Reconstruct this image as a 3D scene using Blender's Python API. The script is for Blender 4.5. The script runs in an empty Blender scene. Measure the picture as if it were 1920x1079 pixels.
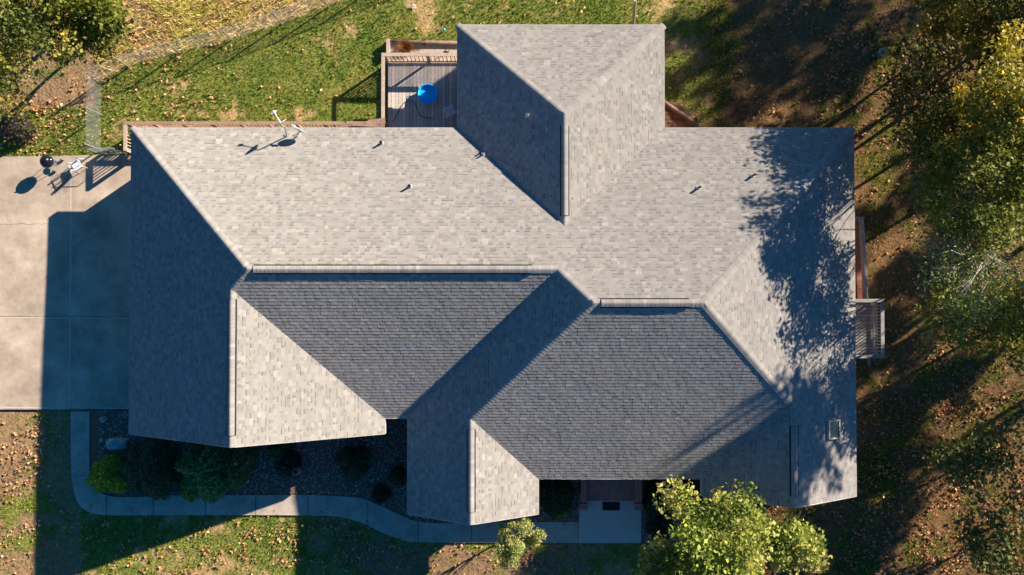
import bpy, math, random
import numpy as np
from mathutils import Vector
from mathutils.geometry import tessellate_polygon
R = math.radians
scene = bpy.context.scene
COL = scene.collection

# ------------------------------------------------------------------ camera, sky, sun, exposure
CAM_H = 34.78; FPX = 1493.0; TILT = R(1)
cam = bpy.data.cameras.new('camera'); camo = bpy.data.objects.new('camera', cam); COL.objects.link(camo)
camo.location = (0, 0, CAM_H); camo.rotation_euler = (TILT, 0, 0)
cam.sensor_width = 36; cam.lens = FPX/1920*36; cam.clip_end = 2000; cam.clip_start = 0.5
scene.camera = camo
SUN = Vector((1, 0.69, 0.551)).normalized()
EL = math.asin(SUN.z); AZ = math.atan2(SUN.x, SUN.y)
w = bpy.data.worlds.new('World'); scene.world = w; w.use_nodes = True
nt = w.node_tree; bg = nt.nodes['Background']
sky = nt.nodes.new('ShaderNodeTexSky'); sky.sky_type = 'NISHITA'; sky.sun_disc = False
sky.sun_elevation = EL; sky.sun_rotation = AZ; sky.ozone_density = 4.0; sky.dust_density = 0.3; sky.air_density = 1.2
hs = nt.nodes.new('ShaderNodeHueSaturation'); hs.inputs['Saturation'].default_value = 1.42; hs.inputs['Hue'].default_value = .503
nt.links.new(sky.outputs[0], hs.inputs['Color']); nt.links.new(hs.outputs[0], bg.inputs[0])
bg.inputs[1].default_value = 0.045
sl = bpy.data.lights.new('sun', 'SUN'); so = bpy.data.objects.new('sun', sl); COL.objects.link(so)
sl.energy = 5.0; sl.angle = R(0.55); sl.color = (1.0, 0.87, 0.70)
so.rotation_euler = SUN.to_track_quat('Z', 'Y').to_euler(); so.location = (40, 30, 40)
vs = scene.view_settings; vs.view_transform = 'Standard'; vs.look = 'None'; vs.gamma = 1; vs.exposure = 1.2

def at(px, py, z=0.0):
    """point at height z seen at photo pixel (px, py)"""
    dx = (px-960)/FPX; dy = (539.5-py)/FPX
    d = (dx, dy*math.cos(TILT)+math.sin(TILT), dy*math.sin(TILT)-math.cos(TILT))
    k = (z-CAM_H)/d[2]
    return (d[0]*k, d[1]*k)
def at3(px, py, z): p = at(px, py, z); return (p[0], p[1], z)
def proj(x, y, z=0.0):
    a = -TILT; Z = z-CAM_H
    yy = y*math.cos(a)-Z*math.sin(a); zz = y*math.sin(a)+Z*math.cos(a)
    return 960+FPX*x/(-zz), 539.5-FPX*yy/(-zz)

# ------------------------------------------------------------------ noise
def vnoise(x, y, seed=0):
    x = np.asarray(x, float); y = np.asarray(y, float)
    xi = np.floor(x).astype(np.int64); yi = np.floor(y).astype(np.int64); fx = x-xi; fy = y-yi
    def h(a, b):
        n = (a*374761393 + b*668265263 + seed*982451653) & 0xffffffff
        n = ((n ^ (n >> 13))*1274126177) & 0xffffffff
        return ((n ^ (n >> 16)) & 0xffff)/65535.0
    sx = fx*fx*(3-2*fx); sy = fy*fy*(3-2*fy)
    return (h(xi, yi)*(1-sx)+h(xi+1, yi)*sx)*(1-sy)+(h(xi, yi+1)*(1-sx)+h(xi+1, yi+1)*sx)*sy
def fbm(x, y, seed=0, o=4):
    s = 0; a = .5; t = 0
    for i in range(o):
        s = s+a*vnoise(np.asarray(x)*2**i, np.asarray(y)*2**i, seed+i); t += a; a *= .55
    return s/t

# ------------------------------------------------------------------ materials
def mat(name, col=(.5, .5, .5), rough=.8, attr=False, var=.0, scale=5.0, bump=0.0, bscale=40.0, metal=0.0, trans=0.0, col2=None, spec=.3):
    m = bpy.data.materials.new(name); m.use_nodes = True; nt = m.node_tree; p = nt.nodes['Principled BSDF']
    N = nt.nodes.new; L = nt.links.new
    p.inputs['Roughness'].default_value = rough; p.inputs['Metallic'].default_value = metal
    p.inputs['Specular IOR Level'].default_value = spec
    tc = N('ShaderNodeTexCoord')
    if attr:
        a = N('ShaderNodeAttribute'); a.attribute_name = 'Col'; src = a.outputs['Color']
    else:
        c = N('ShaderNodeRGB'); c.outputs[0].default_value = (*col, 1); src = c.outputs[0]
    if col2 or var:
        n = N('ShaderNodeTexNoise'); n.inputs['Scale'].default_value = scale; n.inputs['Detail'].default_value = 6
        n.inputs['Roughness'].default_value = .65
        L(tc.outputs['Object'], n.inputs['Vector'])
        if col2:
            rp = N('ShaderNodeMapRange'); rp.inputs[1].default_value = .35; rp.inputs[2].default_value = .65
            L(n.outputs[0], rp.inputs[0])
            mx = N('ShaderNodeMix'); mx.data_type = 'RGBA'; L(rp.outputs[0], mx.inputs[0]); L(src, mx.inputs[6]); mx.inputs[7].default_value = (*col2, 1)
            src = mx.outputs[2]
        if var:
            n2 = N('ShaderNodeTexNoise'); n2.inputs['Scale'].default_value = scale*2.7; n2.inputs['Detail'].default_value = 8
            n2.inputs['Roughness'].default_value = .7; L(tc.outputs['Object'], n2.inputs['Vector'])
            mr = N('ShaderNodeMapRange'); mr.inputs[1].default_value = .3; mr.inputs[2].default_value = .7
            mr.inputs[3].default_value = 1-var; mr.inputs[4].default_value = 1+var; L(n2.outputs[0], mr.inputs[0])
            vm = N('ShaderNodeVectorMath'); vm.operation = 'SCALE'; L(src, vm.inputs[0]); L(mr.outputs[0], vm.inputs['Scale']); src = vm.outputs[0]
    L(src, p.inputs['Base Color'])
    if bump:
        nb = N('ShaderNodeTexNoise'); nb.inputs['Scale'].default_value = bscale; nb.inputs['Detail'].default_value = 5
        L(tc.outputs['Object'], nb.inputs['Vector'])
        b = N('ShaderNodeBump'); b.inputs['Strength'].default_value = 1; b.inputs['Distance'].default_value = bump
        L(nb.outputs[0], b.inputs['Height']); L(b.outputs[0], p.inputs['Normal'])
    if trans:
        tr = N('ShaderNodeBsdfTranslucent'); L(src, tr.inputs[0]); ms = N('ShaderNodeMixShader'); ms.inputs[0].default_value = trans
        out = nt.nodes['Material Output']; L(p.outputs[0], ms.inputs[1]); L(tr.outputs[0], ms.inputs[2]); L(ms.outputs[0], out.inputs[0])
    return m
def brick_mat(name, c1, c2, mortar, axis='wall'):
    m = bpy.data.materials.new(name); m.use_nodes = True; nt = m.node_tree; p = nt.nodes['Principled BSDF']
    N = nt.nodes.new; L = nt.links.new; p.inputs['Roughness'].default_value = .85
    tc = N('ShaderNodeTexCoord'); sep = N('ShaderNodeSeparateXYZ'); L(tc.outputs['Object'], sep.inputs[0]); cmb = N('ShaderNodeCombineXYZ')
    if axis == 'wall':
        ad = N('ShaderNodeMath'); L(sep.outputs[0], ad.inputs[0]); L(sep.outputs[1], ad.inputs[1]); L(ad.outputs[0], cmb.inputs[0]); L(sep.outputs[2], cmb.inputs[1])
    elif axis == 'x':   # courses running along y, seen from above
        L(sep.outputs[1], cmb.inputs[0]); L(sep.outputs[0], cmb.inputs[1])
    else:
        L(sep.outputs[0], cmb.inputs[0]); L(sep.outputs[1], cmb.inputs[1])
    b = N('ShaderNodeTexBrick'); b.inputs['Scale'].default_value = 1; b.inputs['Brick Width'].default_value = .21; b.inputs['Row Height'].default_value = .075
    b.inputs['Mortar Size'].default_value = .006; b.inputs['Color1'].default_value = (*c1, 1); b.inputs['Color2'].default_value = (*c2, 1); b.inputs['Mortar'].default_value = (*mortar, 1)
    L(cmb.outputs[0], b.inputs['Vector']); L(b.outputs[0], p.inputs['Base Color'])
    bm = N('ShaderNodeBump'); bm.invert = True; bm.inputs['Distance'].default_value = .01; L(b.outputs[1], bm.inputs['Height']); L(bm.outputs[0], p.inputs['Normal'])
    return m
M = {}
M['shingle'] = mat('shingle', attr=True, rough=.9, var=.12, scale=9, bump=.009, bscale=150, spec=.2)
M['shingle'].node_tree.nodes['Principled BSDF'].inputs['Diffuse Roughness'].default_value = .8
M['roof_under'] = mat('roof_under', (.06, .055, .05))
M['vent_plastic'] = mat('vent_plastic', (.012, .012, .014), .6)
M['fascia'] = mat('fascia', (.55, .52, .47), .5, var=.06)
M['soffit'] = mat('soffit', (.5, .48, .44), .7)
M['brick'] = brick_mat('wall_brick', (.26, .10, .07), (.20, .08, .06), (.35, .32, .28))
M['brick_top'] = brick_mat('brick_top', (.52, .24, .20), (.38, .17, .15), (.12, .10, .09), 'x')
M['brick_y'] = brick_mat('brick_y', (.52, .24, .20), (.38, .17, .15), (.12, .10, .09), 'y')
M['white'] = mat('white_paint', (.78, .78, .76), .45, var=.04)
M['plastic'] = mat('white_plastic', (.72, .73, .75), .35, var=.06, scale=8)
M['glass'] = mat('glass', (.02, .03, .035), .05, spec=.8)
M['skyglass'] = mat('skyglass', (.035, .05, .045), .08, spec=.6)
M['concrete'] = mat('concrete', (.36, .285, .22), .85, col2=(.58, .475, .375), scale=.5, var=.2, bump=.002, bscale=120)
M['walkc'] = mat('walk_concrete', (.38, .32, .27), .85, col2=(.56, .48, .40), scale=1.3, var=.14, bump=.002, bscale=120)
M['padc'] = mat('pad_concrete', (.55, .50, .46), .9, var=.12, scale=18, bump=.003, bscale=80)
M['joint'] = mat('joint', (.62, .53, .45), .9, var=.25, scale=6)
M['crack'] = mat('crack', (.16, .12, .09), .9)
M['wood'] = mat('weathered_wood', (.56, .44, .36), .8, col2=(.42, .33, .28), scale=3, var=.18, bump=.003, bscale=60)
M['wood2'] = mat('brown_wood', (.40, .27, .21), .8, col2=(.30, .19, .15), scale=3, var=.2, bump=.003, bscale=60)
M['wood3'] = mat('grey_wood', (.34, .33, .33), .8, col2=(.24, .24, .25), scale=3, var=.18, bump=.003, bscale=60)
M['board'] = mat('deck_board', attr=True, rough=.8, var=.2, scale=5, bump=.002, bscale=60)
M['log'] = mat('log', (.28, .19, .15), .85, col2=(.18, .12, .10), scale=5, var=.2, bump=.01, bscale=12)
M['bark'] = mat('bark', (.075, .06, .05), .9, col2=(.05, .04, .035), scale=6, var=.2, bump=.02, bscale=18)
M['bark_pale'] = mat('bark_pale', (.42, .38, .33), .9, var=.2, bump=.01, bscale=18)
M['leaf'] = mat('leaf', attr=True, rough=.5, trans=.35, spec=.3)
M['litter'] = mat('litter', attr=True, rough=.7, trans=.1)
M['ground'] = mat('ground', attr=True, rough=.95, var=.38, scale=2.4, bump=.05, bscale=9, spec=.1)
M['gravel'] = mat('gravel', (.40, .17, .12), .9, col2=(.26, .10, .07), scale=9, var=.5, bump=.03, bscale=30)
M['stone'] = mat('stone_bits', attr=True, rough=.85)
M['soil'] = mat('soil', (.42, .33, .24), .9, col2=(.58, .48, .38), scale=12, var=.3, bump=.02, bscale=30)
M['metal'] = mat('galvanised', (.55, .56, .57), .35, metal=.6)
M['wire'] = mat('wire', (.36, .38, .38), .5, metal=.2)
M['enamel'] = mat('black_enamel', (.012, .013, .018), .12, spec=.7)
M['rubber'] = mat('black_rubber', (.015, .015, .017), .6)
M['blue'] = mat('blue_plastic', (.02, .50, 1.0), .35, var=.05, spec=.4)
M['bluewater'] = mat('pool_water', (.01, .46, .98), .15, spec=.6)
M['teal'] = mat('teal_plastic', (.05, .33, .40), .4)
M['rock'] = mat('pale_rock', (.50, .56, .50), .9, col2=(.16, .22, .20), scale=4, var=.2, bump=.04, bscale=7)
M['urn'] = mat('clay_urn', (.30, .24, .22), .8, var=.1)
M['lead'] = mat('pipe_flashing', (.50, .51, .52), .45, metal=.2)

# ------------------------------------------------------------------ object helpers
def tag(o, label=None, cat=None, group=None, kind=None):
    if label: o['label'] = label
    if cat: o['category'] = cat
    if group: o['group'] = group
    if kind: o['kind'] = kind
    return o
def empty(name, loc, label, cat, group=None, rz=0):
    o = bpy.data.objects.new(name, None); COL.objects.link(o); o.location = loc; o.rotation_euler.z = rz; o.empty_display_size = .3
    return tag(o, label, cat, group)
def npmesh(name, V, F, m, parent=None, C=None, smooth=False, origin=None):
    """V (n,3); F: array (k,3|4) or list of tuples; world coordinates (parents have no rotation/are compensated)"""
    V = np.asarray(V, float).reshape(-1, 3)
    me = bpy.data.meshes.new(name)
    if parent is not None and origin is None: V = V-np.array(worldloc(parent))
    if origin is not None: V = V-np.array(origin)
    if isinstance(F, np.ndarray):
        me.vertices.add(len(V)); me.vertices.foreach_set('co', V.astype(np.float32).ravel())
        k = F.shape[1]; me.loops.add(F.size); me.loops.foreach_set('vertex_index', F.astype(np.int32).ravel())
        me.polygons.add(len(F)); me.polygons.foreach_set('loop_start', np.arange(0, F.size, k, dtype=np.int32))
        me.update(calc_edges=True)
    else:
        me.from_pydata([tuple(v) for v in V], [], F)
    if C is not None:
        a = me.color_attributes.new('Col', 'FLOAT_COLOR', 'POINT')
        C = np.asarray(C, np.float32); C4 = np.ones((len(V), 4), np.float32); C4[:, :3] = C[:, :3]
        a.data.foreach_set('color', C4.ravel())
    if smooth: me.polygons.foreach_set('use_smooth', [True]*len(me.polygons))
    me.materials.append(m)
    o = bpy.data.objects.new(name, me); COL.objects.link(o)
    if parent is not None: o.parent = parent
    if origin is not None: o.location = origin
    return o
def worldloc(o):
    l = Vector(o.location)
    while o.parent is not None: o = o.parent; l = l+Vector(o.location)
    return l
class MB:
    def __init__(s): s.v = []; s.f = []; s.c = []; s.sm = False
    def add(s, V, F, c=(1, 1, 1)):
        b = len(s.v); s.v += [tuple(v) for v in V]; s.f += [tuple(i+b for i in f) for f in F]; s.c += [c]*len(V)
    def box(s, x0, y0, z0, x1, y1, z1, c=(1, 1, 1)):
        s.add([(x0, y0, z0), (x1, y0, z0), (x1, y1, z0), (x0, y1, z0), (x0, y0, z1), (x1, y0, z1), (x1, y1, z1), (x0, y1, z1)],
              [(3, 2, 1, 0), (4, 5, 6, 7), (0, 1, 5, 4), (1, 2, 6, 5), (2, 3, 7, 6), (3, 0, 4, 7)], c)
    def bar(s, a, b, wd, ht, c=(1, 1, 1)):
        a = Vector(a); b = Vector(b); d = (b-a).normalized(); up = Vector((0, 0, 1))
        if abs(d.z) > .95: up = Vector((1, 0, 0))
        r = d.cross(up).normalized()*wd/2; u = r.cross(d).normalized()*ht/2
        s.add([a-r-u, a+r-u, a+r+u, a-r+u, b-r-u, b+r-u, b+r+u, b-r+u], [(3, 2, 1, 0), (4, 5, 6, 7), (0, 1, 5, 4), (1, 2, 6, 5), (2, 3, 7, 6), (3, 0, 4, 7)], c)
    def tube(s, pts, rad, n=8, c=(1, 1, 1), cap=True):
        pts = [Vector(p) for p in pts]
        if not hasattr(rad, '__len__'): rad = [rad]*len(pts)
        b = len(s.v); ref = Vector((.31, .17, .93))
        for i, p in enumerate(pts):
            d = (pts[min(i+1, len(pts)-1)]-pts[max(i-1, 0)]).normalized()
            if abs(d.dot(ref)) > .97: ref = Vector((.93, .2, .1))
            x = d.cross(ref).normalized(); y = d.cross(x).normalized()
            for k in range(n):
                a = 2*math.pi*k/n; s.v.append(tuple(p+(x*math.cos(a)+y*math.sin(a))*rad[i])); s.c.append(c)
        for i in range(len(pts)-1):
            for k in range(n):
                s.f.append((b+i*n+k, b+i*n+(k+1) % n, b+(i+1)*n+(k+1) % n, b+(i+1)*n+k))
        if cap:
            s.f.append(tuple(b+k for k in range(n))[::-1]); s.f.append(tuple(b+(len(pts)-1)*n+k for k in range(n)))
    def lathe(s, prof, ctr=(0, 0, 0), n=24, c=(1, 1, 1), axis=None):
        b = len(s.v); ctr = Vector(ctr)
        if axis is None: X, Y, Z = Vector((1, 0, 0)), Vector((0, 1, 0)), Vector((0, 0, 1))
        else:
            Z = Vector(axis).normalized(); X = Z.cross(Vector((.2, .1, 1)) if abs(Z.z) < .9 else Vector((1, 0, 0))).normalized(); Y = Z.cross(X)
        for r, z in prof:
            for k in range(n):
                a = 2*math.pi*k/n; s.v.append(tuple(ctr+X*r*math.cos(a)+Y*r*math.sin(a)+Z*z)); s.c.append(c)
        for i in range(len(prof)-1):
            for k in range(n):
                s.f.append((b+i*n+k, b+i*n+(k+1) % n, b+(i+1)*n+(k+1) % n, b+(i+1)*n+k))
    def build(s, name, m, parent=None, origin=None, smooth=False, col=False):
        return npmesh(name, s.v, s.f, m, parent, C=s.c if col else None, smooth=smooth, origin=origin)

# ================================================================== GROUND AND PAVING
GZ = 0.0
def gaussmask(px, py, blobs):
    s = np.zeros_like(px)
    for cx, cy, rx, ry, a in blobs:
        s = s+a*np.exp(-(((px-cx)/rx)**2+((py-cy)/ry)**2))
    return s
# the back fence line in photo pixels (fence foot)
FL = [(190, 152), (241, 125), (337, 99), (434, 74), (528, 45), (615, 13), (700, -22)]
def fence_y(px): return np.interp(px, [p[0] for p in FL], [p[1] for p in FL])
def ground_kind(X, Y):
    """returns weights (green, straw, dirt) painted by position - what grows where"""
    px, py = proj(X, Y, 0.0)
    n1 = fbm(X*.55, Y*.55, 3); n2 = fbm(X*1.6, Y*1.6, 11); n3 = fbm(X*4.5, Y*4.5, 23, 3)
    green = np.full_like(px, 1.02)
    green = green-.8*gaussmask(px, py, [(790, 20, 32, 50, 1.0), (715, 22, 30, 14, .45), (615, 70, 60, 16, .5), (650, 35, 40, 25, .45), (565, 212, 60, 18, .38), (330, 165, 40, 22, .3),
        (440, 216, 36, 10, .4), (225, 245, 30, 30, .8), (230, 215, 26, 20, .5), (640, 62, 40, 12, .3), (380, 205, 80, 14, .25), (560, 90, 22, 12, .4), (880, 60, 60, 20, .3), (1228, 20, 34, 50, .8), (1275, 95, 25, 25, .6), (1050, 25, 60, 12, .3)])
    # beyond the fence: tall dry grass
    beyond = ((py < fence_y(px)-2) & (px > 175) & (px < 700)).astype(float)
    green = green*(1-beyond)+beyond*(.25+gaussmask(px, py, [(340, 20, 60, 18, .5), (420, 30, 40, 25, .35), (345, 60, 60, 10, .45), (210, 70, 12, 20, .4), (280, 55, 25, 8, .3), (560, 10, 30, 12, -.2)]))
    dirt = np.zeros_like(px)
    leftwood = ((px < 178) & (py < 200)).astype(float)
    green = green*(1-leftwood)+leftwood*.2; dirt += leftwood*.8
    green -= gaussmask(px, py, [(120, 175, 60, 22, .6), (15, 200, 40, 20, .7)])
    # lower left lawn, bare earth
    ll = ((px < 150) & (py > 740)).astype(float)
    green = green*(1-ll)+ll*(.13+gaussmask(px, py, [(10, 975, 20, 60, .5), (50, 1010, 30, 20, .4), (85, 810, 20, 60, .5), (30, 790, 60, 14, .4), (60, 950, 30, 20, .3)])); dirt += ll*.75
    lm = ((px >= 150) & (px < 1200) & (py > 940)).astype(float)
    green = green*(1-lm)+lm*(.78-gaussmask(px, py, [(310, 1060, 60, 30, .5), (450, 1062, 40, 26, .5), (530, 1040, 20, 30, .3), (715, 1045, 30, 30, .9), (860, 1060, 60, 40, .5), (1010, 1060, 60, 20, .6)])); dirt += lm*gaussmask(px, py, [(715, 1045, 60, 40, .8), (860, 1065, 90, 50, .8), (1020, 1060, 90, 40, .8)]); green = green-((px > 575) & (px < 1250) & (py > 960))*.34; dirt = dirt+((px > 575) & (px < 1250) & (py > 960))*.5
    rt = np.clip((px-1260)/60, 0, 1)*(px > 1240)
    gr = .30+gaussmask(px, py, [(1300, 60, 60, 60, .5), (1300, 200, 60, 60, .45), (1360, 120, 60, 50, .3), (1630, 200, 60, 80, .25), (1660, 440, 60, 80, .2), (1670, 885, 50, 50, .5), (1640, 870, 30, 60, .4), (1720, 820, 50, 50, .3),
        (1860, 810, 50, 40, .4), (1700, 990, 30, 20, .3), (1430, 40, 80, 40, .2)])-gaussmask(px, py, [(1720, 860, 70, 60, .3), (1480, 120, 100, 120, .2)])
    green = green*(1-rt)+rt*gr; dirt += rt*.62
    green = green+(n1-.5)*1.0+(n2-.5)*1.25+(n3-.5)*.7
    green = np.clip((green-.32)/.36, 0, 1)
    dirt = np.clip(dirt+(n1-.5)*.5, 0, 1)
    return green, dirt, beyond, n1, n2, n3
def make_ground():
    fx = np.arange(-27, 27.01, .12); fy = np.arange(-17, 17.01, .12)
    ext = np.array([27.5, 29, 32, 38, 50, 80, 140, 300, 700.])
    xs = np.concatenate([-ext[::-1], fx, ext]); ey = ext-10
    ys = np.concatenate([-ey[::-1]+0, fy, ey])
    X, Y = np.meshgrid(xs, ys); g, d, b, n1, n2, n3 = ground_kind(X, Y)
    Z = -.07+.06*(fbm(X*.25, Y*.25, 5)-.5)+.03*(n2-.5)
    G = np.array([.12, .17, .03]); G2 = np.array([.24, .23, .055]); S = np.array([.42, .29, .13]); D = np.array([.26, .165, .095])
    t = np.clip((n2-.3)*2, 0, 1)[..., None]
    gc = G*(1-t)+G2*t
    gc = gc*(1-b[..., None])+b[..., None]*np.array([.38, .36, .06])
    dc = S*(1-d[..., None])+D*d[..., None]
    C = gc*g[..., None]+dc*(1-g[..., None])
    wood = np.clip((proj(X, Y)[0]-1270)/80, 0, 1)[..., None]; C = C*(1-wood*np.array([.48, .54, .58]))  # wood floor darkened: humus, plus tree shade deepened in the colour
    C = C*(.8+.4*fbm(X*7, Y*7, 31, 2))[..., None]
    ny, nx = X.shape; idx = np.arange(nx*ny).reshape(ny, nx)
    F = np.stack([idx[:-1, :-1], idx[:-1, 1:], idx[1:, 1:], idx[1:, :-1]], -1).reshape(-1, 4)
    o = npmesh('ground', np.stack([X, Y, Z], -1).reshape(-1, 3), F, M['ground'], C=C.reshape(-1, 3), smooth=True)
    tag(o, 'grass and leaf strewn ground', kind='structure')
make_ground()

def slab(name, pts, z0, z1, m, kind='structure', label=None):
    n = len(pts); tri = tessellate_polygon([[Vector((p[0], p[1], 0)) for p in pts]])
    V = [(p[0], p[1], z1) for p in pts]+[(p[0], p[1], z0) for p in pts]
    F = [tuple(t) for t in tri]+[(i, (i+1) % n, (i+1) % n+n, i+n) for i in range(n)]
    me = npmesh(name, V, F, m)
    import bmesh
    bm = bmesh.new(); bm.from_mesh(me.data); bmesh.ops.recalc_face_normals(bm, faces=bm.faces); bm.to_mesh(me.data); bm.free()
    if kind: me['kind'] = kind
    if label: me['label'] = label
    return me
# driveway
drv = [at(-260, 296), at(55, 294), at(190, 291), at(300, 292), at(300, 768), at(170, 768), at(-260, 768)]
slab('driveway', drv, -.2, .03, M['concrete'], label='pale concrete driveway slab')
jm = MB()
def gstrip(mb, p, q, wd, z, rough=0.0, n=24):
    """thin strip laid on a slab between two photo-plan points, slightly wandering"""
    a = Vector(at(*p)); b = Vector(at(*q)); d = (b-a); nn = Vector((-d.y, d.x)).normalized(); pts = []
    for i in range(n+1):
        c = a+d*i/n+nn*(rough*(vnoise(i*1.3, a.x*7, 3)-.5)); pts.append(c)
    for i in range(n):
        ww = wd*(.7+.6*float(vnoise(i*.9, a.y*3, 9)))
        c0, c1 = pts[i], pts[i+1]; off = nn*ww/2
        mb.add([(*(c0-off), z), (*(c1-off), z), (*(c1+off), z), (*(c0+off), z)], [(0, 1, 2, 3)])
gstrip(jm, (-200, 594), (240, 597), .045, .0345, .03); gstrip(jm, (134, 300), (131, 766), .05, .0345, .03, 40); gstrip(jm, (-100, 764), (240, 766), .05, .0345, .03)
o = jm.build('expansion_joint', M['joint']); tag(o, 'pale joints between the driveway slabs', kind='structure')
cm = MB(); gstrip(cm, (-100, 421), (60, 420), .009, .0385, .10, 40); gstrip(cm, (60, 420), (240, 423), .008, .0385, .14, 40)
gstrip(cm, (-200, 592), (240, 595), .014, .0385, .03, 40); gstrip(cm, (131, 766), (240, 767.5), .016, .0385, .02)
o = cm.build('crack', M['crack']); tag(o, 'thin dark cracks across the driveway', kind='structure')

# curving walk
outer = [(133, 772), (133, 850), (136, 905), (143, 935), (158, 955), (190, 965.5), (260, 966.5), (480, 966), (600, 967), (640, 970), (680, 981), (720, 1000), (755, 1012), (800, 1017), (1085, 1018)]
inner = [(1085, 979), (925, 979), (830, 981), (780, 977), (745, 963), (710, 947), (680, 935), (640, 931), (570, 928), (430, 929), (330, 929), (250, 932), (205, 930), (180, 918), (170, 895), (168, 850), (168, 772)]
def smooth_line(pts, n=4):
    out = []
    for i in range(len(pts)-1):
        p0 = pts[max(i-1, 0)]; p1 = pts[i]; p2 = pts[i+1]; p3 = pts[min(i+2, len(pts)-1)]
        for k in range(n):
            t = k/n
            out.append(tuple(.5*((2*p1[j])+(-p0[j]+p2[j])*t+(2*p0[j]-5*p1[j]+4*p2[j]-p3[j])*t*t+(-p0[j]+3*p1[j]-3*p2[j]+p3[j])*t**3) for j in (0, 1)))
    out.append(pts[-1]); return out
walk = [at(*p) for p in smooth_line(outer)]+[at(*p) for p in smooth_line(inner)]
slab('path', walk, -.2, .028, M['walkc'], label='curving concrete walk')
slab('entry_pad', [at(1085.5, 925), at(1202, 925), at(1202, 1018), at(1085.5, 1018)], -.2, .05, M['padc'], label='square concrete pad before the brick steps')
wj = MB()
for x in (200, 288, 386, 480, 578, 690, 784, 884, 985): 
    y0, y1 = {690: (936, 986), 784: (977, 1016)}.get(x, (930, 966) if x < 620 else (979, 1017)); gstrip(wj, (x, y0+.5), (x, y1), .032, .0315, 0, 2)
gstrip(wj, (133.5, 892), (170, 892), .018, .0315, 0, 2)
o = wj.build('walk_joint', M['crack']); tag(o, 'tooled joints across the walk', kind='structure')
# gravel beds
slab('gravel_bed', [at(168.5, 770), at(300, 770), at(300, 700), at(980, 700), at(1085, 700), at(1085, 979), at(925, 979), at(830, 980), at(780, 976), at(745, 962), at(710, 946), at(680, 934.5), at(640, 930), at(430, 928), at(250, 931), at(205, 929.5), at(180, 917), at(170.5, 895)], -.2, .005, M['gravel'], label='dark gravel bed along the house front')
slab('mulch_bed', [at(1203, 880), at(1330, 880), at(1330, 960), at(1290, 1000), at(1250, 1030), at(1203, 1030)], -.2, .005, M['gravel'], label='mulch bed right of the entry pad')

# ================================================================== HOUSE
PITCH = .583; ZE = 2.70; SL = math.sqrt(1+PITCH**2)
xL, xR, yB, yAf = -15.39, 13.82, 7.02, -4.70
x2L, x2R, xGR, yRf, x3L = -4.20, 1.07, -5.10, -7.13, 7.61
xNL, xNR, yN = -2.22, 6.165, 11.21
yg1, yg2, yg3 = -5.32, -8.53, -7.82
rA = (yB-yAf)/2; rR = (yB-yRf)/2; r1 = (xGR-xL)/2; r2 = (x2R-x2L)/2; r3 = (xR-x3L)/2; rN = (xNR-xNL)/2
x1 = xL+r1; x2 = x2L+r2; x3 = x3L+r3; xN = xNL+rN
A0 = (xL+rA, yB-rA); A1 = (x2L+rA, yB-rA)           # main ridge ends
R0 = (x2L+rR, yB-rR); R1 = (xR-rR, yB-rR)            # right ridge ends
G1 = (x1, yAf+r1); G2 = (x2, yRf+r2); G3 = (x3, yRf+r3)
N0 = (xN, yN-rN); N1 = (xN, yB-rN)
# slope: (name, eave origin, upslope direction, polygon)
PL = [
 ((0, yB), (0, -1), [(xL, yB), (xNL, yB), N1, (xNR, yB), (xR, yB), R1, R0, A1, A0]),
 ((0, yAf), (0, 1), [(xGR, yAf), (x2L, yAf), A1, A0, G1]),
 ((xL, 0), (1, 0), [(xL, yg1), (x1, yg1), G1, A0, (xL, yB)]),
 ((xGR, 0), (-1, 0), [(xGR, yg1), (xGR, yAf), G1, (x1, yg1)]),
 ((x2L, 0), (1, 0), [(x2L, yg2), (x2, yg2), G2, R0, A1, (x2L, yAf)]),
 ((x2R, 0), (-1, 0), [(x2R, yg2), (x2R, yRf), G2, (x2, yg2)]),
 ((0, yRf), (0, 1), [(x2R, yRf), (x3L, yRf), G3, R1, R0, G2]),
 ((x3L, 0), (1, 0), [(x3L, yg3), (x3, yg3), G3, (x3L, yRf)]),
 ((xR, 0), (-1, 0), [(xR, yg3), (xR, yB), R1, G3, (x3, yg3)]),
 ((0, yN), (0, -1), [(xNL, yN), N0, (xNR, yN)]),
 ((xNL, 0), (1, 0), [(xNL, yB), (xNL, yN), N0, N1]),
 ((xNR, 0), (-1, 0), [(xNR, yB), N1, N0, (xNR, yN)]),
]
def hz(pl, x, y):
    o, g, _ = pl; d = (x-o[0])*g[0]+(y-o[1])*g[1]
    return ZE+PITCH*d
def undul(x, y): return .017*(float(vnoise(x*.42+3, y*.42, 77))-.5)+.010*(float(vnoise(x*1.3, y*1.3, 78))-.5)

def clip(poly, tri):
    out = poly
    for i in range(3):
        a = tri[i]; b = tri[(i+1) % 3]; nx, ny = -(b[1]-a[1]), b[0]-a[0]; new = []
        if not out: return out
        dist = [(p[0]-a[0])*nx+(p[1]-a[1])*ny for p in out]
        for k in range(len(out)):
            p, q = out[k], out[(k+1) % len(out)]; dp, dq = dist[k], dist[(k+1) % len(out)]
            if dp >= 0: new.append(p)
            if (dp >= 0) != (dq >= 0):
                t = dp/(dp-dq); new.append((p[0]+(q[0]-p[0])*t, p[1]+(q[1]-p[1])*t))
        out = new
    return out
rng = random.Random(7)
def tabcol(thick):
    v = rng.gauss(1, .055)
    if rng.random() < .16: v *= 1.13
    if rng.random() < .10: v *= .92
    t = rng.gauss(0, .015)
    return (.378*v*(1+t), .358*v, .340*v*(1-t*1.5))
house = empty('house', (0, 0, 0), 'brick house under one large roof of weathered grey asphalt shingles with several gables', 'house')
EXP = .143/SL*1.0
V = []; F = []; C = []
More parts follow.
